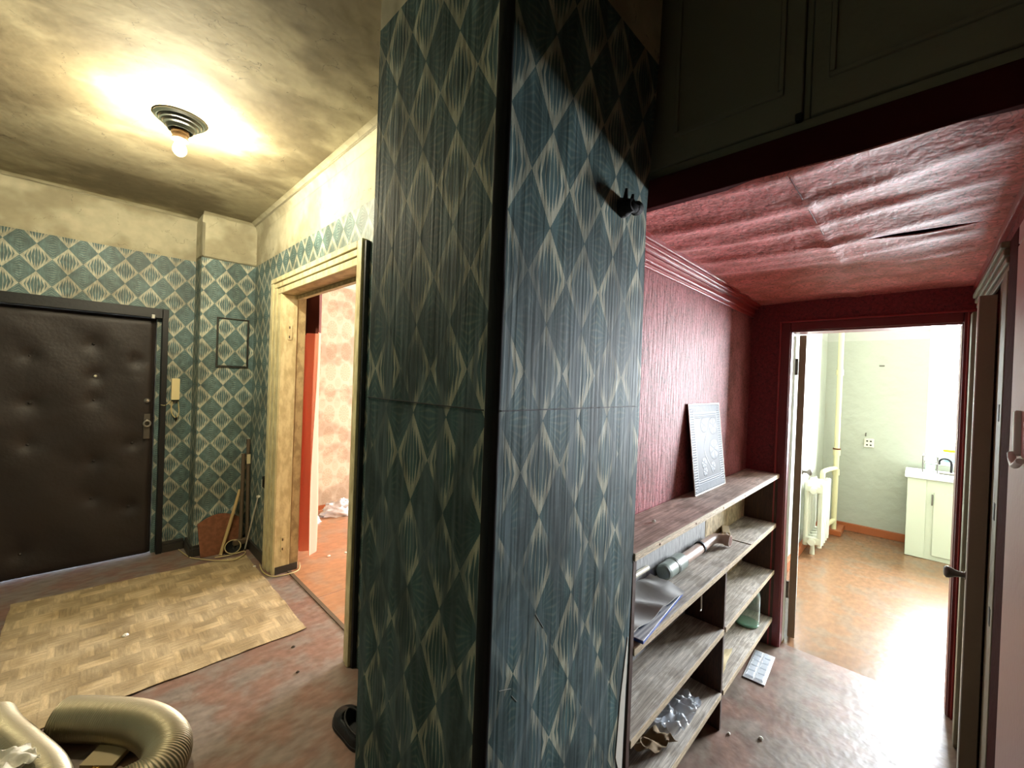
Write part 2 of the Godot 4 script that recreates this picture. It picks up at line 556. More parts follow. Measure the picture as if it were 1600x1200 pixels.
	mat("dusty wood", Color(0.86, 0.85, 0.83), 0.7, {"tex": H.wood, "size": Vector2(1.6, 0.3), "bump": H.fine, "relief": 0.05, "dirt": H.dirt, "dirt_size": Vector2(0.9, 0.5)})
	mat("dusty top wood", Color(0.90, 0.82, 0.79), 0.65, {"tex": H.wood, "size": Vector2(1.6, 0.3), "dirt": H.dirt, "dirt_size": Vector2(0.9, 0.5)})
	mat("brown wood upright", Color(0.34, 0.23, 0.17), 0.55, {"tex": H.wood_up, "size": Vector2(0.25, 0.5)})
	mat("pale edge wood", Color(0.92, 0.86, 0.74), 0.6, {"tex": H.wood, "size": Vector2(0.5, 0.2)})
	mat("grey blue board", Color(0.80, 0.83, 0.86), 0.6, {"tex": H.wood_up, "size": Vector2(0.2, 0.6)})
	mat("yellowed board", Color(0.92, 0.85, 0.68), 0.6, {"tex": H.wood_up, "size": Vector2(0.3, 0.6), "dirt": H.dirt, "dirt_size": Vector2(0.3, 0.3)})
	mat("stained hardboard", Color(0.50, 0.31, 0.20), 0.6, {"dirt": H.wear, "dirt_size": Vector2(0.3, 0.3)})
	mat("raw pale wood", Color(0.72, 0.62, 0.42), 0.65)
	mat("old brown wood", Color(0.35, 0.29, 0.22), 0.6)
	mat("bristles", Color(0.20, 0.20, 0.14), 0.9)
	mat("white plastic", Color(0.84, 0.82, 0.74), 0.35)
	mat("ivory plastic", Color(0.86, 0.80, 0.60), 0.35)
	mat("black plastic", Color(0.03, 0.03, 0.03), 0.4)
	mat("dark bakelite", Color(0.085, 0.095, 0.075), 0.3)
	mat("porcelain socket", Color(0.50, 0.38, 0.26), 0.4)
	mat("steel", Color(0.72, 0.71, 0.68), 0.28, {"metal": 1.0})
	mat("dull steel", Color(0.42, 0.40, 0.37), 0.45, {"metal": 0.8})
	mat("rust", Color(0.36, 0.18, 0.08), 0.9)
	mat("embossed tin", Color(0.46, 0.49, 0.52), 0.6, {"tex": H.emboss, "spec": 0.2, "metal": 0.15, "bump": H.emboss, "relief": 0.35, "size": Vector2(0.40, 0.41)})
	mat("foil duct", Color(0.60, 0.57, 0.47), 0.40, {"metal": 0.7})
	mat("gold foil", Color(0.70, 0.56, 0.24), 0.35, {"metal": 0.8})
	mat("cardboard", Color(0.66, 0.60, 0.47), 0.8)
	mat("brown paper", Color(0.46, 0.38, 0.26), 0.85)
	mat("paper scrap", Color(0.80, 0.74, 0.58), 0.85)
	mat("white paper", Color(0.80, 0.78, 0.72), 0.8)
	mat("grey film", Color(0.62, 0.62, 0.61), 0.6)
	mat("magazine", Color.WHITE, 0.4, {"tex": H.magazine, "size": Vector2(0.2, 0.26)})
	mat("shoe cloth", Color(0.075, 0.095, 0.11), 0.55, {"bump": H.fine, "relief": 0.1})
	mat("shoe sole", Color(0.035, 0.035, 0.04), 0.6)
	mat("orange curtain", Color(0.90, 0.66, 0.56), 0.85, {"back": Color(0.7, 0.5, 0.42)})
	mat("dark curtain band", Color(0.36, 0.15, 0.10), 0.85)
	mat("white bag film", Color(0.86, 0.87, 0.88), 0.3, {"back": Color(0.3, 0.3, 0.3)})
	mat("medallion wallpaper", Color.WHITE, 0.7, {"tex": H.medallion, "size": Vector2(0.165, 0.235), "dirt": H.dirt, "dirt_size": Vector2(2.4, 1.6)})
	mat("white plaster", Color(0.70, 0.70, 0.66), 0.8, {"bump": H.lumps, "relief": 0.4})
	mat("green kitchen paint", Color(0.65, 0.66, 0.60), 0.6, {"bump": H.lumps, "relief": 0.5})
	mat("white gloss paint", Color(0.84, 0.85, 0.82), 0.35)
	mat("radiator enamel", Color(0.83, 0.83, 0.76), 0.35)
	mat("cream pipe paint", Color(0.80, 0.77, 0.60), 0.4)
	mat("cabinet paint", Color(0.76, 0.78, 0.70), 0.4)
	mat("counter", Color(0.86, 0.87, 0.85), 0.25)
	mat("grey green pvc", Color(0.50, 0.55, 0.51), 0.4)
	mat("pinkish pvc", Color(0.66, 0.56, 0.50), 0.4)
	mat("rubber", Color(0.04, 0.04, 0.04), 0.6)
	mat("blue plastic", Color(0.55, 0.72, 0.80), 0.4)
	mat("yellow sponge", Color(0.90, 0.72, 0.15), 0.9)
	mat("cream wire", Color(0.76, 0.70, 0.50), 0.5)
	mat("crumb", Color(0.93, 0.92, 0.88), 0.9)
	mat("charred metal", Color(0.03, 0.028, 0.026), 0.85)
	var gl := mat("window glass", Color(0.92, 0.95, 0.95, 0.06), 0.02)
	gl.transparency = BaseMaterial3D.TRANSPARENCY_ALPHA
	var jar := mat("jar glass", Color(0.80, 0.93, 0.88, 0.24), 0.05)
	jar.transparency = BaseMaterial3D.TRANSPARENCY_ALPHA
	mat("thick green glass", Color(0.45, 0.62, 0.53), 0.12)
	var film := mat("clear film", Color(0.90, 0.93, 0.96, 0.42), 0.22)
	film.transparency = BaseMaterial3D.TRANSPARENCY_ALPHA
	var bulb := mat("bulb glow", Color(1, 0.95, 0.8), 0.3)
	bulb.emission_enabled = true
	bulb.emission = Color(1.0, 0.90, 0.66)
	bulb.emission_energy_multiplier = 6.0

# ---------------------------------------------------------------- the place
func _ready() -> void:
	# camera: eye at 1.5 m in the dark corner of the hall
	var cam := Camera3D.new()
	cam.name = "camera"
	add_child(cam)
	cam.position = Vector3(0, 1.5, 0)
	cam.basis = Basis(Vector3.UP, deg_to_rad(-45.60882)) * Basis(Vector3.RIGHT, deg_to_rad(-0.41082)) * Basis(Vector3.BACK, deg_to_rad(2.14129))
	cam.fov = 85.383
	cam.near = 0.02
	cam.far = 100.0
	cam.current = true
	# overcast sky outside
	var env := Environment.new()
	var sky := Sky.new()
	var sm := ProceduralSkyMaterial.new()
	sm.sky_top_color = Color(0.78, 0.86, 1.0)
	sm.sky_horizon_color = Color(0.93, 0.95, 1.0)
	sm.ground_bottom_color = Color(0.85, 0.86, 0.88)
	sm.ground_horizon_color = Color(0.90, 0.92, 0.95)
	sm.sky_energy_multiplier = 3.0
	sm.ground_energy_multiplier = 3.0
	sky.sky_material = sm
	env.background_mode = Environment.BG_SKY
	env.sky = sky
	env.tonemap_mode = Environment.TONE_MAPPER_LINEAR
	env.tonemap_exposure = 1.0
	env.sdfgi_enabled = true
	env.ssao_enabled = true
	env.ssil_enabled = true
	var we := WorldEnvironment.new()
	we.name = "world_environment"
	we.environment = env
	add_child(we)
	# daylight standing in the two windows
	daylight("kitchen_window_daylight", Vector3(6.25, 1.62, 0.72), Vector2(1.26, 1.5), Color(0.95, 0.975, 1.0), 105.0)
	# added fill light outside the kitchen window, unseen, to brighten the passage
	daylight("added_passage_fill", Vector3(10.5, 0.45, 1.9), Vector2(4.2, 2.1), Color(0.97, 0.98, 1.0), 430.0, 6.0)
	daylight("room_window_daylight", Vector3(5.98, 1.62, -3.0), Vector2(1.5, 1.5), Color(1.0, 0.98, 0.97), 60.0)

	make_materials()
	build_shell()
	build_column()
	build_entrance()
	build_doorway()
	build_niche()
	build_right_side()
	build_kitchen()
	build_far_room()
	build_hall_things()
	build_shelf()
	build_crumbs()

func daylight(called: String, at: Vector3, size: Vector2, c: Color, e: float, up := 0.0) -> void:
	var l := AreaLight3D.new()
	l.name = called
	l.area_size = size
	l.light_color = c
	l.light_energy = e
	l.area_range = 12.0
	l.area_attenuation = 2.0
	l.shadow_enabled = true
	add_child(l)
	l.position = at
	l.rotation = Vector3(deg_to_rad(up), PI / 2, 0)   # shines along -x, into the rooms

func struct_box(called: String, label: String, cat: String, m: String, b: MB) -> MeshInstance3D:
	return single(called, b, M[m], label, cat, "", true)

func build_shell() -> void:
	# floors
	var f := bx(-1.1, -0.1, -4.6, 1.1, 0, 1.5, 0)
	struct_box("floor", "worn red brown painted hall floor with grey patches", "floor", "hall floor paint", f)
	struct_box("floor", "pinkish brown painted floor of the red passage before the bookshelf", "floor", "passage floor paint", bx(1.1, -0.1, -0.9, 2.93, 0, 1.5, 0))
	struct_box("floor", "glossy orange brown painted kitchen floor beyond the red passage", "floor", "kitchen floor paint", bx(2.93, -0.1, -0.9, 6.2, 0, 2.2, 0))
	var rf := room("floor", "orange brown painted sheet floor of the bright room behind the cream doorway", "floor")
	for q in [[-4.85, -3.86], [-3.857, -2.83], [-2.827, -1.8], [-1.797, -0.9]]:
		for u in [[1.1, 2.6], [2.603, 4.1], [4.103, 6.2]]: part("floor_sheet", bx(u[0], -0.1, q[0], u[1], 0.004, q[1], 0.003), M["room floor paint"], rf)
	# ceilings
	struct_box("ceiling", "stained cream plaster ceiling of the hall with cracks", "ceiling", "sooty ceiling plaster", bx(-1.2, 2.75, -4.7, 1.15, 2.87, 1.6, 0))
	struct_box("ceiling", "cream ceiling above the storage loft", "ceiling", "sooty ceiling plaster", bx(1.15, 2.75, -0.85, 2.93, 2.87, 1.6, 0))
	struct_box("ceiling", "white kitchen ceiling", "ceiling", "white plaster", bx(2.93, 2.75, -0.85, 6.3, 2.87, 2.2, 0))
	struct_box("ceiling", "white ceiling of the bright room behind the doorway", "ceiling", "white plaster", bx(1.15, 2.75, -4.85, 6.3, 2.87, -0.85, 0))
	# hall walls: papered to 2.4 m, plaster above
	var w := room("wall_entrance", "teal diamond papered wall around the padded entrance door with cream plaster above", "wall")
	var p := bx(-1.1, 0, -4.6, -0.585, 2.4, -4.37, 0)
	add_bx(p, 0.445, 0, -4.6, 0.62, 2.4, -4.37, 0)
	add_bx(p, -0.585, 1.955, -4.6, 0.445, 2.4, -4.37, 0)
	part("wallpaper", p, M["teal wallpaper"], w)
	part("plaster_band", bx(-1.1, 2.4, -4.6, 0.62, 2.76, -4.372, 0), M["cream plaster"], w)
	w = room("wall_boxed_corner", "shallow papered projection in the corner between entrance door and cream doorway", "wall")
	part("wallpaper", bx(0.62, 0, -4.6, 1.1, 2.4, -4.12, 0.004), M["teal wallpaper"], w)
	part("plaster_band", bx(0.62, 2.4, -4.6, 1.1, 2.76, -4.122, 0.02), M["cream plaster"], w)
	w = room("wall_doorway", "teal papered wall holding the cream doorway to the bright room", "wall")
	p = bx(1.0, 0, -4.2, 1.155, 2.4, -3.40, 0)
	add_bx(p, 1.0, 0, -2.07, 1.155, 2.4, -0.85, 0)
	add_bx(p, 1.0, 2.13, -3.40, 1.155, 2.4, -2.07, 0)
	part("wallpaper", p, M["teal wallpaper"], w)
	part("plaster_band", bx(1.003, 2.4, -4.2, 1.155, 2.76, -0.85, 0), M["cream plaster"], w)
	# soft cove where plaster meets ceiling
	var cv := MB.new()
	for side in 3:
		var a := [Vector3(-1.1, 2.75, -4.37), Vector3(0.62, 2.75, -4.37), Vector3(0, 0, 1)] if side == 0 else ([Vector3(0.62, 2.75, -4.12), Vector3(1.0, 2.75, -4.12), Vector3(0, 0, 1)] if side == 1 else [Vector3(1.0, 2.75, -4.12), Vector3(1.0, 2.75, -1.0), Vector3(-1, 0, 0)])
		var s0: Vector3 = a[0]
		var s1: Vector3 = a[1]
		var d: Vector3 = a[2]
		var r := 0.075
		cv.sheet(1, 8, func(i, j):
			var g: float = j * PI / 2
			return s0.lerp(s1, i) + d * (r * (1.0 - sin(g)) - 0.002) - Vector3(0, r * (1.0 - cos(g)) - 0.002, 0), d + Vector3.DOWN)
	struct_box("trim_1", "soft plaster cove between cream wall band and hall ceiling", "cove", "cream plaster", cv)
	struct_box("wall_west", "papered hall wall left of the entrance", "wall", "teal wallpaper", bx(-1.2, 0, -4.6, -1.1, 2.76, 1.6, 0))
	struct_box("wall_back", "papered hall wall behind the viewer", "wall", "teal wallpaper", bx(-1.2, 0, 1.5, 2.93, 2.76, 1.6, 0))
	# baseboards of the hall
	var bb := bx(0.4535, 0, -4.37, 0.5945, 0.062, -4.345)
	add_bx(bb, 0.4535, 0.0622, -4.37, 0.5945, 0.085, -4.354, 0.004)
	add_bx(bb, 0.595, 0, -4.37, 0.62, 0.062, -4.0952)
	add_bx(bb, 0.603, 0.0622, -4.37, 0.62, 0.085, -4.104, 0.004)
	add_bx(bb, 0.6202, 0, -4.12, 0.98, 0.062, -4.095)
	add_bx(bb, 0.6202, 0.0622, -4.12, 0.98, 0.085, -4.104, 0.004)
	struct_box("baseboard_entrance", "dark scuffed baseboard stepping round the papered projection beside the entrance", "baseboard", "dark baseboard", bb)
	struct_box("baseboard_doorway", "short dark baseboard between corner and cream doorway", "baseboard", "dark baseboard", bx(0.98, 0, -4.1, 1.0, 0.08, -3.56))

func build_column() -> void:
	var w := room("wall_column", "massive papered column with worn dark teal diamonds in the middle of the hall", "column")
	var prof := [[0.0, 1.085], [0.4, 1.097], [1.0, 1.113], [1.5, 1.117], [2.0, 1.112], [2.2, 1.13], [2.44, 1.152], [2.76, 1.165]]
	var p := MB.new()
	var pl := MB.new()
	var ch := MB.new()
	for k in prof.size() - 1:
		var y0: float = prof[k][0]
		var y1: float = prof[k + 1][0]
		var r0: float = prof[k][1]
		var r1: float = prof[k + 1][1]
		var b := p if y1 < 2.45 else pl
		b.quad(Vector3(0.54, y0, -0.60), Vector3(0.54, y1, -0.60), Vector3(0.54, y1, -1.08), Vector3(0.54, y0, -1.08), Vector3(-1, 0, 0))
		b.quad(Vector3(0.558, y0, -0.575), Vector3(0.558, y1, -0.575), Vector3(r1, y1, -0.575), Vector3(r0, y0, -0.575), Vector3(0, 0, 1))
		b.quad(Vector3(r0, y0, -0.575), Vector3(r1, y1, -0.575), Vector3(r1, y1, -0.8), Vector3(r0, y0, -0.8), Vector3(1, 0, 0))
		b.quad(Vector3(0.54, y0, -1.08), Vector3(0.54, y1, -1.08), Vector3(r1, y1, -1.08), Vector3(r0, y0, -1.08), Vector3(0, 0, -1))
		if y1 < 2.45:
			pass
		else:
			b.quad(Vector3(0.54, y0, -0.60), Vector3(0.54, y1, -0.60), Vector3(0.558, y1, -0.575), Vector3(0.558, y0, -0.575), Vector3(-0.8, 0, 0.6))
	# rounded corner with its greasy dark band
	for seg in [[0.42, 2.44], [0.0, 0.42]]:
		var b := ch if seg[0] > 0.1 else MB.new()
		var prev := []
		for k in 7:
			var g := PI / 2 * k / 6.0
			var q := Vector3(0.558 - 0.018 * cos(g), 0, -0.60 + 0.025 * sin(g))
			var nn := Vector3(-cos(g), 0, sin(g))
			var row := [b.vert(q + Vector3(0, seg[0], 0), nn), b.vert(q + Vector3(0, seg[1], 0), nn)]
			if prev: b.quad_i(prev[0], prev[1], row[1], row[0])
			prev = row
		part("corner_band" if seg[0] > 0.1 else "bare_corner", b, M["greasy corner paper"] if seg[0] > 0.1 else M["bare brown plaster"], w, "dark greasy rounded corner" if seg[0] > 0.1 else "corner worn through to brown plaster")
	part("wallpaper", p, M["worn teal wallpaper"], w)
	part("plaster_band", pl, M["cream plaster"], w)
	# horizontal joint between two drops of paper, and scratches low down
	part("paper_joint", bx(0.5385, 1.440, -1.08, 0.5405, 1.4425, -0.602, 0.0004), M["greasy corner paper"], w)
	part("paper_joint", bx(0.56, 1.440, -0.5755, 1.10, 1.4425, -0.5738, 0.0004), M["greasy corner paper"], w)
	for q in [[0.600, 0.880, 0.036, -0.35], [0.628, 0.848, 0.026, -0.9], [0.70, 0.98, 0.05, -0.95]]:
		var sc := MB.new()
		sc.xf = Transform3D(Basis(Vector3.BACK, q[3]), Vector3(q[0], q[1], -0.5746))
		sc.box(Vector3(-q[2] * 0.5, -0.0006, -0.0004), Vector3(q[2] * 0.5, 0.0006, 0.0003), 0.0001)
		part("scratch", sc, M["scratched paper"], w, "pale scratch in the paper")
	# torn strip at the right foot, showing the pale wall beneath
	var t := MB.new()
	t.prism(PackedVector2Array([Vector2(1.055, 0.46), Vector2(1.07, 0.62), Vector2(1.098, 0.78), Vector2(1.1, 0.78), Vector2(1.092, 0.40), Vector2(1.078, 0.40)]), -0.5748, -0.5735)
	part("torn_edge", t, M["white paper"], w, "torn pale edge of the wallpaper")

func build_entrance() -> void:
	var d := room("door_1", "entrance door padded in dark brown buttoned leatherette", "door", Vector3(-0.08, 0, -4.40))
	var buttons := [[0.03, 1.66], [0.045, 1.42], [-0.275, 1.22], [0.04, 1.24], [-0.28, 0.93], [0.05, 0.78], [0.04, 0.5], [-0.30, 0.17], [0.26, 0.9], [0.27, 1.55], [-0.28, 1.55], [0.25, 0.4]]
	var nz := noise(77, 3.0, 3)
	var leaf := MB.new()
	leaf.sheet(46, 86, func(s, t):
		var x := lerpf(-0.555, 0.385, s)
		var y := lerpf(0.008, 1.893, t)
		var e: float = minf(minf(x + 0.555, 0.385 - x), minf(y, 1.893 - y))
		var z: float = 0.030 * clampf(e / 0.035, 0, 1) ** 0.5 + 0.006 * nz.get_noise_2d(x, y)
		for b in buttons:
			var q := Vector2(x - b[0], y - b[1])
			z -= 0.017 * exp(-q.length_squared() / 0.0022) + 0.010 * exp(-q.length_squared() / 0.02)
		z += 0.006 * sin(x * 13.0 + y * 7.0) * clampf(e * 6.0, 0, 1)
		return Vector3(x, y, -4.425 + z), Vector3(0, 0, 1))
	add_bx(leaf, -0.555, 0.008, -4.47, 0.385, 1.893, -4.424, 0)
	var lf := part("padded_leaf", leaf, M["leatherette"], d)
	for k in buttons.size():
		var bt := MB.new()
		bt.xf = Transform3D(Basis(Vector3.RIGHT, PI / 2), Vector3(buttons[k][0], buttons[k][1], -4.424))
		bt.lathe([Vector2(0.001, 0.009), Vector2(0.007, 0.007), Vector2(0.010, 0.001), Vector2(0.010, -0.004)], Vector3.ZERO, 12)
		part("upholstery_button", bt, M["white plastic"] if k == 1 else M["leatherette"], lf, "pale bare button" if k == 1 else "")
	var fr := bx(0.415, 0, -4.5, 0.452, 1.97, -4.335)
	add_bx(fr, -0.61, 0, -4.5, -0.58, 1.97, -4.335)
	add_bx(fr, -0.578, 1.895, -4.5, 0.4145, 1.97, -4.335)
	part("black_frame", fr, M["black paint"], d)
	part("papered_jamb", bx(0.387, 0, -4.5, 0.415, 1.895, -4.40), M["teal wallpaper"], d)
	part("closer_stud", bx(0.345, 1.885, -4.34, 0.368, 1.918, -4.315), M["steel"], d)
	part("lock_plate", bx(0.322, 0.93, -4.40, 0.362, 1.13, -4.388), M["dull steel"], d)
	var ring := MB.new()
	var pts := []
	for k in 25: pts.append(Vector3(0.342 + 0.020 * cos(TAU * k / 24), 1.055 + 0.022 * sin(TAU * k / 24), -4.365))
	ring.tube(pts, 0.0065, 10, false)
	ring.tube([Vector3(0.342, 1.08, -4.39), Vector3(0.342, 1.08, -4.362)], 0.008, 10)
	part("ring_handle", ring, M["steel"], d)
	var k2 := MB.new()
	k2.xf = Transform3D(Basis(Vector3.RIGHT, PI / 2), Vector3(0.34, 1.235, -4.398))
	k2.lathe([Vector2(0.001, 0.03), Vector2(0.012, 0.028), Vector2(0.014, 0.016), Vector2(0.019, 0.012), Vector2(0.019, 0)], Vector3.ZERO, 16, true)
	part("latch_knob", k2, M["steel"], d)
	# intercom handset
	var ic := thing("intercom_handset", "ivory intercom handset hanging on teal wallpaper beside the padded door", "intercom", Vector3(0.508, 1.24, -4.36))
	var hs := MB.new()
	hs.prism(PackedVector2Array([Vector2(0.483, 1.25), Vector2(0.487, 1.244), Vector2(0.53, 1.244), Vector2(0.535, 1.25), Vector2(0.535, 1.412), Vector2(0.53, 1.418), Vector2(0.487, 1.418), Vector2(0.483, 1.412)]), -4.37, -4.332)
	part("handset", hs, M["ivory plastic"], ic)
	part("black_cradle", bx(0.484, 1.232, -4.369, 0.534, 1.244, -4.34), M["black plastic"], ic)
	part("loop_wire", tb(curve([Vector3(0.492, 1.236, -4.36), Vector3(0.487, 1.17, -4.355), Vector3(0.497, 1.12, -4.352), Vector3(0.522, 1.095, -4.352), Vector3(0.537, 1.14, -4.355), Vector3(0.53, 1.236, -4.36)]), 0.004, 8), M["cream wire"], ic)
	part("wire_plug", bx(0.512, 1.075, -4.362, 0.528, 1.10, -4.345), M["black plastic"], ic)
	part("door_wire", tb(curve([Vector3(0.486, 1.24, -4.362), Vector3(0.465, 1.21, -4.362), Vector3(0.44, 1.20, -4.332), Vector3(0.418, 1.205, -4.332)]), 0.003, 8), M["cream wire"], ic)
	# papered meter hatch
	var mh := thing("wall_hatch", "papered over meter hatch with dark outline between corner and entrance", "hatch", Vector3(0.848, 1.53, -4.12))
	var fm := bx(0.733, 1.525, -4.12, 0.743, 1.935, -4.106, 0.002)
	add_bx(fm, 0.953, 1.525, -4.12, 0.963, 1.935, -4.106, 0.002)
	add_bx(fm, 0.7432, 1.525, -4.12, 0.9528, 1.535, -4.106, 0.002)
	add_bx(fm, 0.7432, 1.925, -4.12, 0.9528, 1.935, -4.106, 0.002)
	part("hatch_frame", fm, M["dark baseboard"], mh)
	part("hatch_door", bx(0.747, 1.539, -4.119, 0.949, 1.921, -4.108, 0.003), M["teal wallpaper"], mh)
	part("hatch_knob", bx(0.757, 1.71, -4.109, 0.767, 1.722, -4.100, 0.002), M["dull steel"], mh)
	# bare bulb
	var lp := thing("ceiling_lamp", "bare lit bulb in stepped dark rosette on cream hall ceiling", "lamp", Vector3(0.302, 2.565, -2.69))
	var o := Vector3(0.302, 0, -2.69)
	var ro := MB.new()
	ro.lathe([Vector2(0.001, 2.75), Vector2(0.108, 2.75), Vector2(0.108, 2.742), Vector2(0.097, 2.734), Vector2(0.090, 2.737), Vector2(0.084, 2.724), Vector2(0.074, 2.722), Vector2(0.070, 2.710), Vector2(0.060, 2.706), Vector2(0.052, 2.690), Vector2(0.001, 2.688)], o, 40, true)
	part("rosette", ro, M["dark bakelite"], lp)
	var so := MB.new()
	so.lathe([Vector2(0.001, 2.690), Vector2(0.037, 2.690), Vector2(0.036, 2.672), Vector2(0.031, 2.668), Vector2(0.031, 2.655), Vector2(0.034, 2.652), Vector2(0.034, 2.644), Vector2(0.001, 2.643)], o, 28)
	part("lamp_socket", so, M["porcelain socket"], lp)
	var bu := MB.new()
	bu.lathe([Vector2(0.0005, 2.565), Vector2(0.012, 2.567), Vector2(0.022, 2.575), Vector2(0.029, 2.588), Vector2(0.030, 2.602), Vector2(0.026, 2.618), Vector2(0.018, 2.634), Vector2(0.014, 2.646), Vector2(0.0005, 2.647)], o, 28)
	part("light_bulb", bu, M["bulb glow"], lp)
	var om := OmniLight3D.new()
	om.name = "bulb_light"
	om.light_color = Color(1.0, 0.952, 0.825)
	om.light_energy = 2.7
	om.omni_range = 12.0
	om.omni_attenuation = 2.0
	om.light_size = 0.025
	om.shadow_enabled = true
	lp.add_child(om)
	om.position = Vector3(0, 0.036, 0)

func build_doorway() -> void:
	var d := room("door_2", "cream painted doorway with stepped casing opening to the bright room", "doorway", Vector3(1.0, 0, -2.73))
	var c: Material = M["cream gloss paint"]
	# stepped casing: three bands, the outer the proudest
	for band in [[0.0, 0.055, 0.034], [0.059, 0.115, 0.026], [0.119, 0.185, 0.018]]:
		var b := bx(1.0 - band[2], 0, -3.55 + band[0], 1.0, 2.20 - band[1] * 0.65 - 0.0005, -3.55 + band[1], 0.004)
		part("casing_upright", b, c, d)
		part("casing_head", bx(1.0 - band[2], 2.20 - band[1] * 0.65, -3.55 + band[0], 1.0, 2.20 - band[0] * 0.65, -2.113, 0.004), c, d)
	part("casing_upright", bx(0.968, 0, -2.112, 1.0, 2.20, -2.085, 0.004), c, d)
	part("casing_upright", bx(0.962, 0, -2.081, 1.0, 2.20, -2.045, 0.004), c, d)
	part("dark_edge_strip", bx(0.975, 0.0, -2.044, 1.0, 2.19, -2.024, 0.004), M["black paint"], d, "thin dark strip beside the casing")  # thin black strip along the outer side of the right casing
	# lining of the opening
	part("jamb_lining", bx(0.99, 0, -3.42, 1.10, 2.078, -3.36, 0.003), c, d)
	part("jamb_lining", bx(1.104, 0, -3.42, 1.165, 2.078, -3.372, 0.003), M["dirty cream paint"], d)
	part("jamb_lining", bx(0.99, 0, -2.115, 1.165, 2.078, -2.07, 0.003), c, d)
	part("head_lining", bx(0.99, 2.078, -3.42, 1.165, 2.14, -2.07, 0.003), M["dirty cream paint"], d)
	part("door_stop", bx(1.09, 2.05, -3.36, 1.125, 2.078, -2.115, 0.003), M["dirty cream paint"], d)
	part("threshold_strip", bx(1.085, 0.0, -3.36, 1.11, 0.006, -2.115, 0.001), M["old brown wood"], d)
	for y in [1.80, 0.22]:
		part("hinge_plate", bx(1.035, y - 0.055, -3.362, 1.065, y + 0.055, -3.354, 0.001), c, d)
		for s in [-0.035, 0.035]: part("hinge_screw", bx(1.042, y + s - 0.009, -3.355, 1.05, y + s + 0.009, -3.350, 0.001), M["old brown wood"], d)
		part("hinge_plate", bx(1.0, y - 0.05, -2.122, 1.012, y + 0.05, -2.113, 0.001), M["old brown wood"], d)
	part("worn_foot", bx(1.0, 0, -3.366, 1.155, 0.055, -3.357, 0.001), M["dark baseboard"], d, "grimy worn foot of the jamb")
	# small switch on the wall at the casing
	var sw := thing("wall_switch", "small black and white switch at the left edge of the cream doorway", "switch", Vector3(0.985, 0.60, -3.575))
	part("black_mount", bx(0.965, 0.606, -3.612, 1.0, 0.692, -3.552, 0.003), M["black plastic"], sw)
	part("white_rocker", bx(0.968, 0.60, -3.640, 0.990, 0.662, -3.594, 0.003), M["white plastic"], sw)
	# cable round the jamb foot
	single("cable", tb(curve([Vector3(0.965, 0.008, -3.60), Vector3(0.95, 0.006, -3.45), Vector3(0.985, 0.006, -3.33), Vector3(1.09, 0.008, -3.30), Vector3(1.16, 0.008, -3.33), Vector3(1.185, 0.03, -3.40)]), 0.004, 8), M["cream wire"], "pale cable curving round the foot of the cream door jamb", "cable")

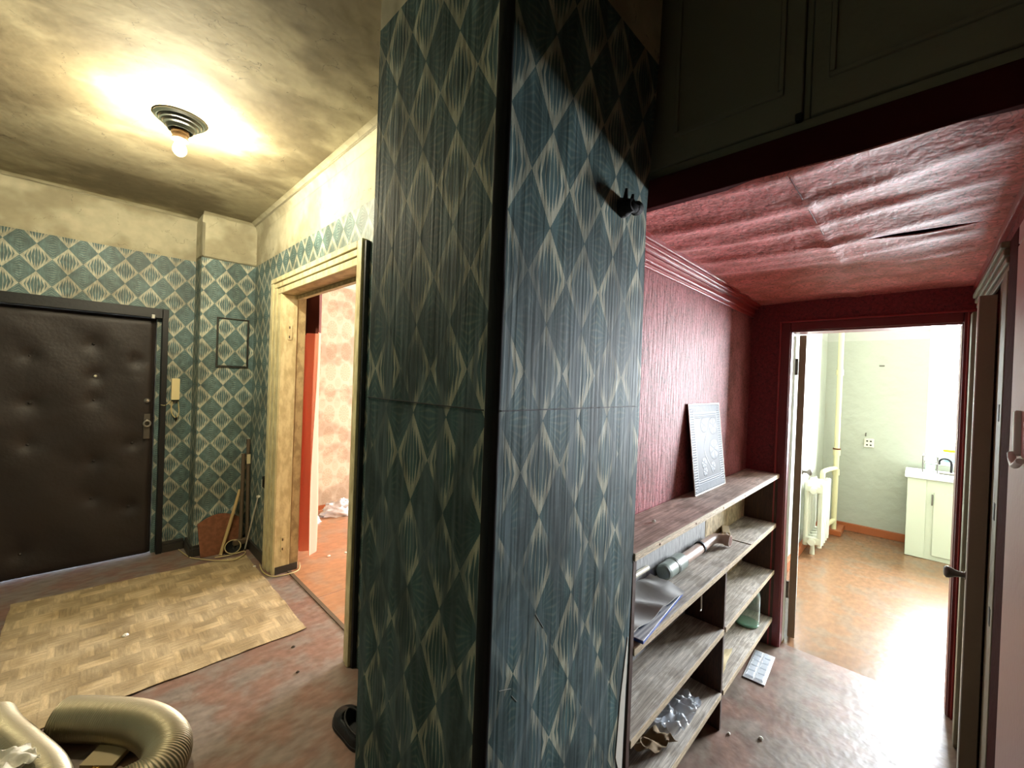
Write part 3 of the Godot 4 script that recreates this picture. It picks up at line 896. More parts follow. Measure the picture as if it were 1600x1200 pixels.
func build_niche() -> void:
	var w := room("wall_red", "long red papered wall of the passage above the bookshelf", "wall")
	part("wallpaper", bx(1.0, 0, -0.90, 2.93, 2.76, -0.755, 0), M["red wallpaper"], w)
	# passage ceiling: boards covered with red paper, sagging, torn open near the right
	var c := room("ceiling", "low red papered passage ceiling, creased and torn open near the kitchen", "ceiling")
	var nz := noise(90, 2.2, 3)
	var tear := func(z: float) -> float: return 1.86 + 0.10 * (z + 0.14)
	var gap := func(z: float) -> float:
		var q: float = (z + 0.015) / 0.135
		return 0.5 * maxf(0.0, 1.0 - q * q)
	var top := func(x: float, z: float) -> float:
		var y: float = lerpf(2.048, 2.022, (x - 1.2) / 1.67)
		y -= 0.007 * absf(sin(x * 15.0 + 0.8 * sin(z * 5.0) + z * 1.5)) ** 6
		y += 0.010 * nz.get_noise_2d(x * 1.5, z * 0.5)
		y -= 0.012 * exp(-pow((z + 0.25) / 0.02, 2)) * smoothstep(1.3, 1.4, x) * 0.5
		return y
	for side in 2:
		var b := MB.new()
		b.sheet(40, 60, func(s, t):
			var z := lerpf(-0.76, 0.18, t)
			var e: float = tear.call(z)
			var gp: float = gap.call(z)
			var x: float = lerpf(1.2, e, s) if side == 0 else lerpf(e, 2.88, s)
			var y: float = top.call(x, z)
			var near: float = exp(-pow((x - e) / 0.05, 2))
			if side == 0: y += 0.008 * gp * near
			else:
				y += 0.004 * gp * near
				x += 0.085 * gp * near
			return Vector3(x, y, z), Vector3.DOWN, 0.004)
		part("ceiling_paper", b, M["red ceiling paper"], c)
	part("paper_seam", bx(1.23, 2.0405, -0.2515, 1.84, 2.036, -0.249, 0.0005), M["dark red paint"], c)
	struct_box("ceiling", "dark boards above the torn red paper", "ceiling", "oxblood board", bx(1.2, 2.058, -0.76, 2.88, 2.075, 0.18, 0))
	# cornice along the red wall
	var co := MB.new()
	for r in [[1.945, 1.962, 0.012], [1.962, 1.972, 0.026], [1.972, 1.995, 0.018], [1.995, 2.005, 0.036], [2.005, 2.022, 0.046], [2.022, 2.05, 0.055]]:
		add_bx(co, 1.1, r[0], -0.756, 2.875, r[1], -0.755 + r[2], 0.003)
	struct_box("trim_2", "red moulded cornice along the top of the red wall", "cornice", "red trim paint", co)
	# storage loft over the passage
	var l := thing("storage_loft", "dark olive storage cupboard built over the red passage", "cupboard", Vector3(1.3, 2.048, -0.29))
	part("beam_board", bx(1.195, 2.046, -0.757, 1.225, 2.132, 0.176, 0.003), M["oxblood board"], l, "dark red board along the lower edge")
	part("face_frame", loft_frame(), M["olive cabinet paint"], l)
	for s in [[-0.63, -0.226, 2.165], [-0.210, 0.16, 2.165]]:
		var dr := part("loft_door", bx(1.208, s[2], s[0], 1.228, 2.715, s[1], 0.003), M["olive cabinet paint"], l)
		var inset := 0.085 if s[0] < -0.5 else 0.035
		var mo := bx(1.200, s[2] + 0.075, s[0] + inset, 1.2085, s[2] + 0.087, s[1] - 0.04, 0.003)
		add_bx(mo, 1.200, 2.64, s[0] + inset, 1.2085, 2.652, s[1] - 0.04, 0.003)
		add_bx(mo, 1.200, s[2] + 0.0872, s[0] + inset, 1.2085, 2.6398, s[0] + inset + 0.012, 0.003)
		add_bx(mo, 1.200, s[2] + 0.0872, s[1] - 0.052, 1.2085, 2.6398, s[1] - 0.04, 0.003)
		part("panel_moulding", mo, M["olive cabinet paint"], dr)
	part("door_catch", bx(1.192, 2.158, -0.238, 1.21, 2.176, -0.224, 0.002), M["black paint"], l)
	# kitchen partition with its red framed opening
	w = room("wall_kitchen", "red papered end wall of the passage around the kitchen opening", "wall")
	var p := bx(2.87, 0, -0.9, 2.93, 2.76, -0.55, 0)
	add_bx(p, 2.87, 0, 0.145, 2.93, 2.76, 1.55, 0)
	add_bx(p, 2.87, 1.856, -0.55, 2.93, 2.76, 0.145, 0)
	part("red_side", p, M["shaded red wallpaper"], w)
	p = bx(2.93, 0, -0.9, 2.99, 2.76, -0.55, 0)
	add_bx(p, 2.93, 0, 0.145, 2.99, 2.76, 2.05, 0)
	add_bx(p, 2.93, 1.856, -0.55, 2.99, 2.76, 0.145, 0)
	part("kitchen_side", p, M["green kitchen paint"], w)
	var d := room("door_3", "red framed kitchen doorway with its cream door folded back inside", "doorway", Vector3(2.9, 0, -0.2))
	part("casing_upright", bx(2.855, 0, -0.592, 2.872, 1.90, -0.545, 0.005), M["dark red paint"], d)
	part("casing_upright", bx(2.855, 0, 0.138, 2.872, 1.90, 0.168, 0.005), M["dark red paint"], d)
	part("casing_head", bx(2.856, 1.852, -0.5448, 2.872, 1.90, 0.1378, 0.005), M["dark red paint"], d)
	part("casing_edge", bx(2.848, 0, -0.600, 2.872, 1.908, -0.589, 0.004), M["red trim paint"], d)
	part("casing_edge", bx(2.8485, 1.8985, -0.5888, 2.872, 1.909, 0.172, 0.004), M["red trim paint"], d)
	part("casing_edge", bx(2.848, 0, 0.150, 2.857, 1.898, 0.156, 0.003), M["red trim paint"], d)
	part("jamb_lining", bx(2.866, 0, -0.553, 2.93, 1.854, -0.540, 0.002), M["dark red paint"], d)
	part("jamb_lining", bx(2.866, 0, 0.134, 3.0, 1.854, 0.148, 0.002), M["dark red paint"], d)
	part("jamb_lining", bx(2.93, 0, -0.553, 3.0, 1.854, -0.541, 0.002), M["white gloss paint"], d)
	part("head_lining", bx(2.8665, 1.844, -0.5398, 3.0, 1.858, 0.1338, 0.002), M["dark red paint"], d)
	var lf := MB.new()
	lf.xf = Transform3D(Basis(Vector3.UP, deg_to_rad(9.0)), Vector3(3.005, 0, -0.527))
	lf.box(Vector3(0.002, 0.015, 0.001), Vector3(0.66, 1.84, 0.035), 0.003)
	var leaf := part("door_leaf", lf, M["white gloss paint"], d)
	var ed := MB.new()
	ed.xf = lf.xf
	ed.box(Vector3(-0.002, 0.015, 0.0), Vector3(0.003, 1.84, 0.036), 0.001)
	part("leaf_edge", ed, M["brown grey door edge"], leaf, "bare brown edge of the door")
	for y in [1.60, 0.25]: part("hinge", tb([Vector3(3.0, y, -0.535), Vector3(3.0, y + 0.1, -0.535)], 0.008, 10), M["dull steel"], leaf)
	var kn := MB.new()
	kn.xf = Transform3D(Basis(Vector3.UP, deg_to_rad(9.0)) * Basis(Vector3.RIGHT, PI / 2), Vector3(3.60, 0.93, -0.585))
	kn.lathe([Vector2(0.024, 0.0), Vector2(0.022, 0.006), Vector2(0.009, 0.010), Vector2(0.009, 0.03), Vector2(0.022, 0.042), Vector2(0.024, 0.052), Vector2(0.016, 0.06), Vector2(0.001, 0.062)], Vector3.ZERO, 20)
	part("door_knob", kn, M["dull steel"], leaf)

func loft_frame() -> MB:
	var b := bx(1.216, 2.1652, -0.757, 1.24, 2.7148, -0.635, 0.002)
	add_bx(b, 1.216, 2.1652, -0.225, 1.24, 2.7148, -0.211, 0.002)
	add_bx(b, 1.216, 2.1652, 0.162, 1.24, 2.7148, 0.19, 0.002)
	add_bx(b, 1.2155, 2.1322, -0.757, 1.24, 2.165, 0.19, 0.002)
	add_bx(b, 1.216, 2.715, -0.757, 1.24, 2.762, 0.19, 0.002)
	add_bx(b, 1.2402, 2.076, -0.757, 1.25, 2.762, 0.19, 0.0)
	return b

func build_right_side() -> void:
	# right wall of the passage with two doors
	var w := room("wall_right", "red papered right wall of the passage with two old doors", "wall")
	var p := bx(2.62, 0, 0.178, 2.88, 2.76, 0.30, 0)
	add_bx(p, 1.68, 0, 0.178, 2.0, 1.90, 0.30, 0)
	add_bx(p, 1.68, 1.90, 0.178, 2.6198, 2.76, 0.30, 0)
	add_bx(p, 0.75, 1.92, 0.178, 1.6798, 2.76, 0.30, 0)
	add_bx(p, 0.75, 0, 0.178, 0.93, 1.9198, 0.30, 0)
	part("wallpaper", p, M["red wallpaper"], w)
	struct_box("wall_bathroom", "dark wall closing the rooms behind the right doors", "wall", "cream plaster", bx(0.75, 0, 1.0, 2.88, 2.76, 1.1, 0))
	struct_box("wall_corridor", "papered wall beside the viewer", "wall", "teal wallpaper", bx(0.70, 0, 0.178, 0.75, 2.76, 1.55, 0))
	struct_box("trim_3", "red painted strip along the top of the right passage wall", "cornice", "red trim paint", bx(1.24, 2.0, 0.163, 2.875, 2.03, 0.18, 0.006))
	var d := room("door_4", "narrow pale door standing ajar on the right of the passage", "door", Vector3(2.26, 0, 0.17))
	for k in 4:
		part("casing_head", bx(1.83, 1.868 + k * 0.022, 0.180 - 0.009 - 0.006 * k, 2.70, 1.887 + k * 0.022, 0.181, 0.003), M["grey green paint"], d)
	part("casing_upright", bx(1.825, 0, 0.168, 1.925, 1.868, 0.182, 0.003), M["grey green paint"], d)
	part("casing_upright", bx(2.63, 0, 0.150, 2.70, 1.868, 0.181, 0.003), M["grey green paint"], d)
	part("jamb", bx(1.926, 0, 0.173, 2.02, 1.868, 0.30, 0.003), M["grey green paint"], d)
	for y in [1.46, 1.17, 0.86]: part("strike_plate", bx(1.86, y - 0.025, 0.1665, 1.885, y + 0.025, 0.1685, 0.001), M["black paint"], d)
	var lf := MB.new()
	lf.xf = Transform3D(Basis(Vector3.UP, deg_to_rad(-3.4)), Vector3(2.04, 0, 0.128))
	lf.box(Vector3(0, 0.01, 0), Vector3(0.60, 1.836, 0.042), 0.003)
	var leaf := part("door_leaf", lf, M["white gloss paint"], d)
	var ed := MB.new()
	ed.xf = lf.xf
	ed.box(Vector3(-0.002, 0.01, 0.003), Vector3(0.004, 1.836, 0.042), 0.001)
	part("leaf_edge", ed, M["brown grey door edge"], leaf, "bare grey brown edge of the door")
	var kn := MB.new()
	kn.xf = Transform3D(Basis(Vector3.RIGHT, -PI / 2) * Basis(Vector3.BACK, deg_to_rad(6)), Vector3(2.075, 0.905, 0.131))
	kn.lathe([Vector2(0.014, 0.0), Vector2(0.014, 0.003), Vector2(0.009, 0.004), Vector2(0.009, 0.014), Vector2(0.012, 0.026), Vector2(0.019, 0.040), Vector2(0.020, 0.047), Vector2(0.014, 0.052), Vector2(0.001, 0.053)], Vector3.ZERO, 20)
	part("door_handle", kn, M["dull steel"], leaf)
	d = room("door_5", "dusty pink closed door at the right edge beside a dark red casing", "door", Vector3(1.3, 0, 0.17))
	part("casing_upright", bx(1.675, 0, 0.170, 1.823, 1.95, 0.182, 0.004), M["oxblood board"], d)
	part("casing_head", bx(0.93, 1.90, 0.1705, 1.6745, 1.95, 0.182, 0.004), M["dusty pink paint"], d)
	part("door_leaf", bx(0.94, 0.01, 0.170, 1.674, 1.898, 0.20, 0.004), M["dusty pink paint"], d)
	var la := MB.new()
	la.xf = Transform3D(Basis(Vector3.BACK, deg_to_rad(-8)), Vector3(1.515, 1.425, 0.169))
	la.box(Vector3(-0.010, -0.055, -0.010), Vector3(0.012, 0.050, 0.003), 0.004)
	la.tube(curve([Vector3(0.0, -0.05, -0.012), Vector3(-0.02, -0.07, -0.012), Vector3(-0.05, -0.08, -0.012), Vector3(-0.08, -0.07, -0.008)]), 0.007, 8)
	part("door_latch", la, M["white gloss paint"], d)

func build_kitchen() -> void:
	var w := room("wall_kitchen_far", "pale green far kitchen wall with bright window at its right", "wall")
	var p := bx(5.9, 0, -0.85, 6.2, 2.08, 0.06, 0)
	add_bx(p, 5.9, 0, 0.06, 6.2, 0.86, 2.1, 0)
	add_bx(p, 5.9, 0.86, 1.38, 6.2, 2.08, 2.1, 0)
	part("green_paint", p, M["green kitchen paint"], w)
	p = bx(5.9, 2.08, -0.85, 6.2, 2.76, 0.06, 0)
	add_bx(p, 5.9, 2.40, 0.06, 6.2, 2.76, 1.38, 0)
	add_bx(p, 5.9, 2.08, 1.38, 6.2, 2.76, 2.1, 0)
	part("white_band", p, M["white plaster"], w)
	w = room("wall_kitchen_left", "pale left kitchen wall behind the radiator", "wall")
	part("green_paint", bx(2.99, 0, -0.90, 6.2, 2.08, -0.765, 0), M["green kitchen paint"], w)
	part("white_band", bx(2.99, 2.08, -0.90, 6.2, 2.76, -0.765, 0), M["white plaster"], w)
	struct_box("wall_kitchen_right", "pale right kitchen wall out of sight", "wall", "green kitchen paint", bx(2.87, 0, 2.0, 6.2, 2.76, 2.1, 0))
	var bb := bx(5.865, 0, -0.76, 5.9, 0.08, -0.06)
	struct_box("baseboard_far", "orange brown baseboard along the far kitchen wall", "baseboard", "orange baseboard", bb)
	struct_box("baseboard_left", "orange brown baseboard below the radiator", "baseboard", "orange baseboard", bx(3.0, 0, -0.766, 5.865, 0.08, -0.735))
	single("pipe_block", bx(5.53, 0, -0.68, 5.86, 0.055, -0.54, 0.006), M["orange baseboard"], "orange brown painted block at the foot of the riser pipe", "block")
	window("window_1", "overexposed white kitchen window above the sink cabinet", 0.06, 1.38, 0.86, 2.40)
	# radiator of cast iron sections
	var r := thing("radiator", "white cast iron sectional radiator beside the riser pipe in the kitchen", "radiator", Vector3(4.95, 0, -0.665))
	for k in 5:
		var x := 4.72 + k * 0.098
		var b := MB.new()
		for z in [-0.718, -0.612]:
			b.tube(curve([Vector3(x, 0.10, z), Vector3(x, 0.12, z), Vector3(x, 0.62, z), Vector3(x, 0.645, z)], 4), [0.012, 0.016, 0.018, 0.019, 0.02, 0.02, 0.02, 0.02, 0.02, 0.019, 0.016, 0.014, 0.012], 10)
		for y in [0.125, 0.60]:
			b.tube([Vector3(x - 0.049, y, -0.665), Vector3(x + 0.049, y, -0.665)], 0.030, 14)
			add_bx(b, x - 0.024, y - 0.028, -0.732, x + 0.024, y + 0.04, -0.598, 0.014)
		add_bx(b, x - 0.030, 0.10, -0.606, x + 0.030, 0.655, -0.594, 0.004)
		part("section", b, M["radiator enamel"], r)
	for e in [4.655, 5.17]:
		part("end_plug", tb([Vector3(e, 0.60, -0.665), Vector3(e + 0.02, 0.60, -0.665)], 0.028, 8), M["radiator enamel"], r)
		part("end_plug", tb([Vector3(e, 0.125, -0.665), Vector3(e + 0.02, 0.125, -0.665)], 0.028, 8), M["radiator enamel"], r)
	part("foot", tb([Vector3(4.74, 0.0, -0.665), Vector3(4.74, 0.11, -0.665)], [0.02, 0.014], 10), M["radiator enamel"], r)
	part("foot", tb([Vector3(5.10, 0.0, -0.665), Vector3(5.10, 0.11, -0.665)], [0.02, 0.014], 10), M["radiator enamel"], r)
	var pp := thing("riser_pipe", "cream painted heating riser with branch to the radiator in the kitchen corner", "pipe", Vector3(5.60, 0.055, -0.61))
	part("riser", tb([Vector3(5.60, 0.055, -0.61), Vector3(5.60, 2.75, -0.61)], 0.024, 14), M["cream pipe paint"], pp)
	for y in [1.72, 0.87, 0.66]: part("coupling", tb([Vector3(5.60, y - 0.03, -0.61), Vector3(5.60, y + 0.03, -0.61)], 0.032, 14), M["cream pipe paint"], pp)
	part("valve_clip", tb([Vector3(5.60, 0.90, -0.61), Vector3(5.60, 0.915, -0.61)], 0.034, 14), M["rust"], pp)
	part("branch", tb(curve([Vector3(5.60, 0.70, -0.61), Vector3(5.40, 0.71, -0.64), Vector3(5.22, 0.71, -0.66), Vector3(5.17, 0.69, -0.665), Vector3(5.16, 0.60, -0.665)]), 0.022, 12), M["cream pipe paint"], pp)
	part("branch", tb(curve([Vector3(5.60, 0.15, -0.61), Vector3(5.40, 0.14, -0.64), Vector3(5.17, 0.125, -0.665)]), 0.022, 12), M["cream pipe paint"], pp)
	# socket and nails on the far wall
	var s := thing("wall_socket", "white double power socket on the pale green kitchen wall", "socket", Vector3(5.885, 0.93, -0.37))
	part("socket_plate", bx(5.876, 0.93, -0.412, 5.9, 1.025, -0.328, 0.012), M["white plastic"], s)
	for y in [0.957, 0.998]:
		for z in [-0.385, -0.355]: part("socket_hole", bx(5.8735, y - 0.008, z - 0.008, 5.8765, y + 0.008, z + 0.008, 0.001), M["black plastic"], s)
	single("wall_nail", tb([Vector3(5.89, 1.045, -0.40), Vector3(5.89, 1.085, -0.398)], 0.005, 6), M["dull steel"], "thin dark nail just above the kitchen socket", "nail")
	single("wall_hook", bx(5.885, 1.80, -0.315, 5.9, 1.815, -0.27, 0.003), M["dull steel"], "tiny hook high on the pale green kitchen wall", "hook")
	# sink cabinet
	var c := thing("sink_cabinet", "pale green white sink cabinet under the kitchen window", "cabinet", Vector3(5.67, 0, 0.5))
	part("body", bx(5.45, 0.0, -0.055, 5.878, 0.735, 1.1, 0.003), M["cabinet paint"], c)
	part("corner_board", bx(5.438, 0.004, -0.055, 5.452, 0.733, 0.075, 0.003), M["cabinet paint"], c)
	part("counter", bx(5.415, 0.735, -0.075, 5.878, 0.775, 1.12, 0.006), M["counter"], c)
	var dr := part("cabinet_door", bx(5.432, 0.045, 0.122, 5.452, 0.625, 0.52, 0.004), M["cabinet paint"], c)
	part("handle", tb(curve([Vector3(5.434, 0.60, 0.115), Vector3(5.412, 0.595, 0.115), Vector3(5.410, 0.52, 0.114), Vector3(5.434, 0.51, 0.114)]), 0.006, 8), M["dull steel"], dr)
	var dr2 := part("cabinet_door", bx(5.432, 0.045, 0.53, 5.452, 0.625, 0.93, 0.004), M["cabinet paint"], c)
	part("handle", tb(curve([Vector3(5.434, 0.60, 0.94), Vector3(5.412, 0.595, 0.94), Vector3(5.410, 0.52, 0.94), Vector3(5.434, 0.51, 0.94)]), 0.006, 8), M["dull steel"], dr2)
	# faucet, rack and washing up by the window
	var f := thing("faucet", "small dark curved faucet on the sink counter", "faucet", Vector3(5.66, 0.775, 0.22))
	part("faucet_base", bx(5.62, 0.775, 0.155, 5.70, 0.795, 0.275, 0.006), M["dull steel"], f)
	part("spout", tb(curve([Vector3(5.66, 0.79, 0.235), Vector3(5.66, 0.88, 0.235), Vector3(5.65, 0.915, 0.215), Vector3(5.64, 0.92, 0.18), Vector3(5.63, 0.90, 0.158), Vector3(5.63, 0.865, 0.155)]), 0.009, 10), M["charred metal"], f)
	var k := thing("dish_rack", "wire dish rack on the counter left of the faucet", "rack", Vector3(5.72, 0.775, 0.11))
	for y in [0.79, 0.86, 0.93]:
		part("rack_wire", tb([Vector3(5.62, y, 0.045), Vector3(5.62, y, 0.145), Vector3(5.82, y, 0.145), Vector3(5.82, y, 0.045), Vector3(5.62, y, 0.045)], 0.004, 6), M["dull steel"], k)
	for q in [[5.62, 0.045], [5.62, 0.145], [5.82, 0.145], [5.82, 0.045]]: part("rack_post", tb([Vector3(q[0], 0.775, q[1]), Vector3(q[0], 0.935, q[1])], 0.004, 6), M["dull steel"], k)
	var g := MB.new()
	g.lathe([Vector2(0.001, 0.776), Vector2(0.030, 0.776), Vector2(0.034, 0.79), Vector2(0.034, 0.86), Vector2(0.028, 0.875), Vector2(0.028, 0.89), Vector2(0.026, 0.89), Vector2(0.026, 0.875), Vector2(0.031, 0.858), Vector2(0.031, 0.79), Vector2(0.001, 0.785)], Vector3(5.70, 0, 0.095), 20)
	single("glass_cup", g, M["jar glass"], "small glass cup standing inside the wire dish rack", "cup")
	var ba := MB.new()
	ba.lathe([Vector2(0.001, 0.862), Vector2(0.055, 0.862), Vector2(0.075, 0.95), Vector2(0.079, 0.952), Vector2(0.079, 0.957), Vector2(0.072, 0.955), Vector2(0.052, 0.868), Vector2(0.001, 0.867)], Vector3(5.99, 0, 0.245), 24)
	single("wash_basin", ba, M["blue plastic"], "pale blue plastic bowl on the kitchen window sill", "bowl")
	single("sponge", bx(5.945, 0.958, 0.185, 6.01, 0.985, 0.29, 0.008), M["yellow sponge"], "yellow sponge lying across the pale blue bowl", "sponge")

func window(called: String, label: String, z0: float, z1: float, y0: float, y1: float) -> void:
	var d := room(called, label, "window", Vector3(6.1, y0, (z0 + z1) * 0.5))
	var m: Material = M["white gloss paint"]
	part("sill", bx(5.88, y0 - 0.03, z0, 6.16, y0 + 0.002, z1, 0.004), m, d)
	var t := 0.05
	part("window_frame", bx(6.08, y0, z0, 6.13, y1, z0 + t), m, d)
	part("window_frame", bx(6.08, y0, z1 - t, 6.13, y1, z1), m, d)
	part("window_frame", bx(6.08, y0 + 0.003, z0 + t + 0.0002, 6.13, y0 + t, z1 - t - 0.0002), m, d)
	part("window_frame", bx(6.08, y1 - t, z0 + t + 0.0002, 6.13, y1, z1 - t - 0.0002), m, d)
	var c := (z0 + z1) * 0.5
	part("mullion", bx(6.081, y0 + t, c - 0.03, 6.129, y1 - t, c + 0.03), m, d)
	part("pane", bx(6.10, y0 + t, z0 + t, 6.104, y1 - t, c - 0.03, 0), M["window glass"], d)
	part("pane", bx(6.10, y0 + t, c + 0.03, 6.104, y1 - t, z1 - t, 0), M["window glass"], d)

func build_far_room() -> void:
	var w := room("wall_room_far", "bright beige medallion papered far wall seen through the cream doorway", "wall")
	part("wallpaper", bx(1.1, 0, -4.85, 6.2, 2.48, -4.685, 0), M["medallion wallpaper"], w)
	part("white_band", bx(1.1, 2.48, -4.85, 6.2, 2.76, -4.687, 0), M["white plaster"], w)
	w = room("wall_room_window", "window wall of the bright room out of sight", "wall")
	var p := bx(5.9, 0, -4.8, 6.2, 2.76, -3.8, 0)
	add_bx(p, 5.9, 0, -2.2, 6.2, 2.76, -0.85, 0)
	add_bx(p, 5.9, 0, -3.8, 6.2, 0.82, -2.2, 0)
	add_bx(p, 5.9, 2.42, -3.8, 6.2, 2.76, -2.2, 0)
	part("wallpaper", p, M["medallion wallpaper"], w)
	window("window_2", "window of the bright room out of sight", -3.8, -2.2, 0.82, 2.42)
	w = room("wall_room_inner", "papered inner side of the doorway wall in the bright room", "wall")
	p = bx(1.155, 0, -4.7, 1.17, 2.76, -3.40, 0)
	add_bx(p, 1.155, 0, -2.07, 1.17, 2.76, -0.9, 0)
	add_bx(p, 1.155, 2.13, -3.40, 1.17, 2.76, -2.07, 0)
	part("wallpaper", p, M["medallion wallpaper"], w)
	struct_box("wall_room_near", "papered wall of the bright room behind the red passage wall", "wall", "medallion wallpaper", bx(1.155, 0, -0.91, 6.2, 2.76, -0.895, 0))
	struct_box("baseboard_room", "thin brown baseboard along the bright room's far wall", "baseboard", "orange baseboard", bx(1.2, 0, -4.69, 5.9, 0.05, -4.665))
	# curtain gathered at the left side of the doorway
	var c := thing("curtain", "orange red curtain with darker top hanging inside the cream doorway", "curtain", Vector3(1.28, 0.03, -3.55))
	var fold := func(s: float, y: float) -> Vector3:
		var a: float = s * 5.0 * TAU * 0.55
		return Vector3(1.26 + 0.042 * sin(a) * (0.7 + 0.3 * sin(y * 1.3 + 1.0)) + 0.01 * sin(y * 3.0 + s * 9.0), y, lerpf(-3.86, -3.315 + 0.02 * sin(y * 2.0), s))
	var b := MB.new()
	b.sheet(60, 40, func(s, t): return fold.call(s, lerpf(0.035 + 0.06 * s, 1.82, t)), Vector3(-1, 0, 0), 0.004)
	part("cloth", b, M["orange curtain"], c)
	b = MB.new()
	b.sheet(60, 6, func(s, t): return fold.call(s, lerpf(1.82, 2.24, t)), Vector3(-1, 0, 0), 0.004)
	part("top_band", b, M["dark curtain band"], c, "darker band of cloth along the top")
	part("curtain_rod", tb([Vector3(1.265, 2.25, -4.1), Vector3(1.265, 2.25, -1.9)], 0.011, 10), M["old brown wood"], c)
	part("rod_bracket", bx(1.169, 2.235, -4.0, 1.275, 2.265, -3.98, 0.002), M["old brown wood"], c)
	part("rod_bracket", bx(1.169, 2.235, -1.98, 1.275, 2.265, -1.96, 0.002), M["old brown wood"], c)
	# plastic sheet bundle against the far wall
	crumple("plastic_bundle", Vector3(1.98, 0.0, -4.42), Vector3(0.26, 0.15, 0.13), 7, M["white bag film"], "crumpled white plastic bundle on the floor below the beige far wall", "bag")
	crumple("plastic_bundle", Vector3(1.61, 0.0, -4.33), Vector3(0.085, 0.09, 0.10), 8, M["white bag film"], "smaller crumpled plastic bag peeping out beside the orange curtain", "bag")

# a lumpy closed bag: half an uneven ellipsoid resting on its base
func crumple(called: String, at: Vector3, size: Vector3, sd: int, m: Material, label: String, cat: String) -> MeshInstance3D:
	var nz := noise(sd, 2.6, 3)
	var rg := noise(sd + 50, 5.0, 2)
	var b := MB.new()
	b.sheet(36, 14, func(s, t):
		var a: float = s * TAU
		var e: float = t * PI / 2
		var d := Vector3(cos(a) * cos(e), sin(e), sin(a) * cos(e))
		var k: float = 1.0 + 0.30 * nz.get_noise_3dv(d) - 0.28 * absf(rg.get_noise_3dv(d * 1.4))
		if t > 0.999: k = 0.92
		if s > 0.999:
			var d0 := Vector3(cos(e), sin(e), 0)
			k = 1.0 + 0.30 * nz.get_noise_3dv(d0) - 0.28 * absf(rg.get_noise_3dv(d0 * 1.4))
		return at + Vector3(d.x * size.x, maxf(d.y * size.y, 0.0), d.z * size.z) * k + Vector3(0, 0.002, 0), Vector3.UP)
	var c := at + Vector3(0, 0.002, 0)
	return single(called, b, m, label, cat)

# a flat crumpled piece of foil or paper over the quad a,b,c,d
func leaf_sheet(a: Vector3, bb: Vector3, c: Vector3, d: Vector3, amp: float, sd: int, nu := 16, nv := 16, freq := 14.0, thick := 0.0015) -> MB:
	var nz := noise(sd, freq, 2)
	var b := MB.new()
	b.sheet(nu, nv, func(s, t):
		var p: Vector3 = a.lerp(bb, s).lerp(d.lerp(c, s), t)
		var k: float = nz.get_noise_2d(p.x, p.z + p.y)
		var edge: float = 1.0 + 0.0 * s
		return p + Vector3(0.25 * amp * nz.get_noise_2d(p.z + 3.0, p.x), amp * (0.55 - absf(k) * 1.3 + 0.45) * edge, 0.25 * amp * nz.get_noise_2d(p.x + 7.0, p.z)), Vector3.UP, thick)
	return b

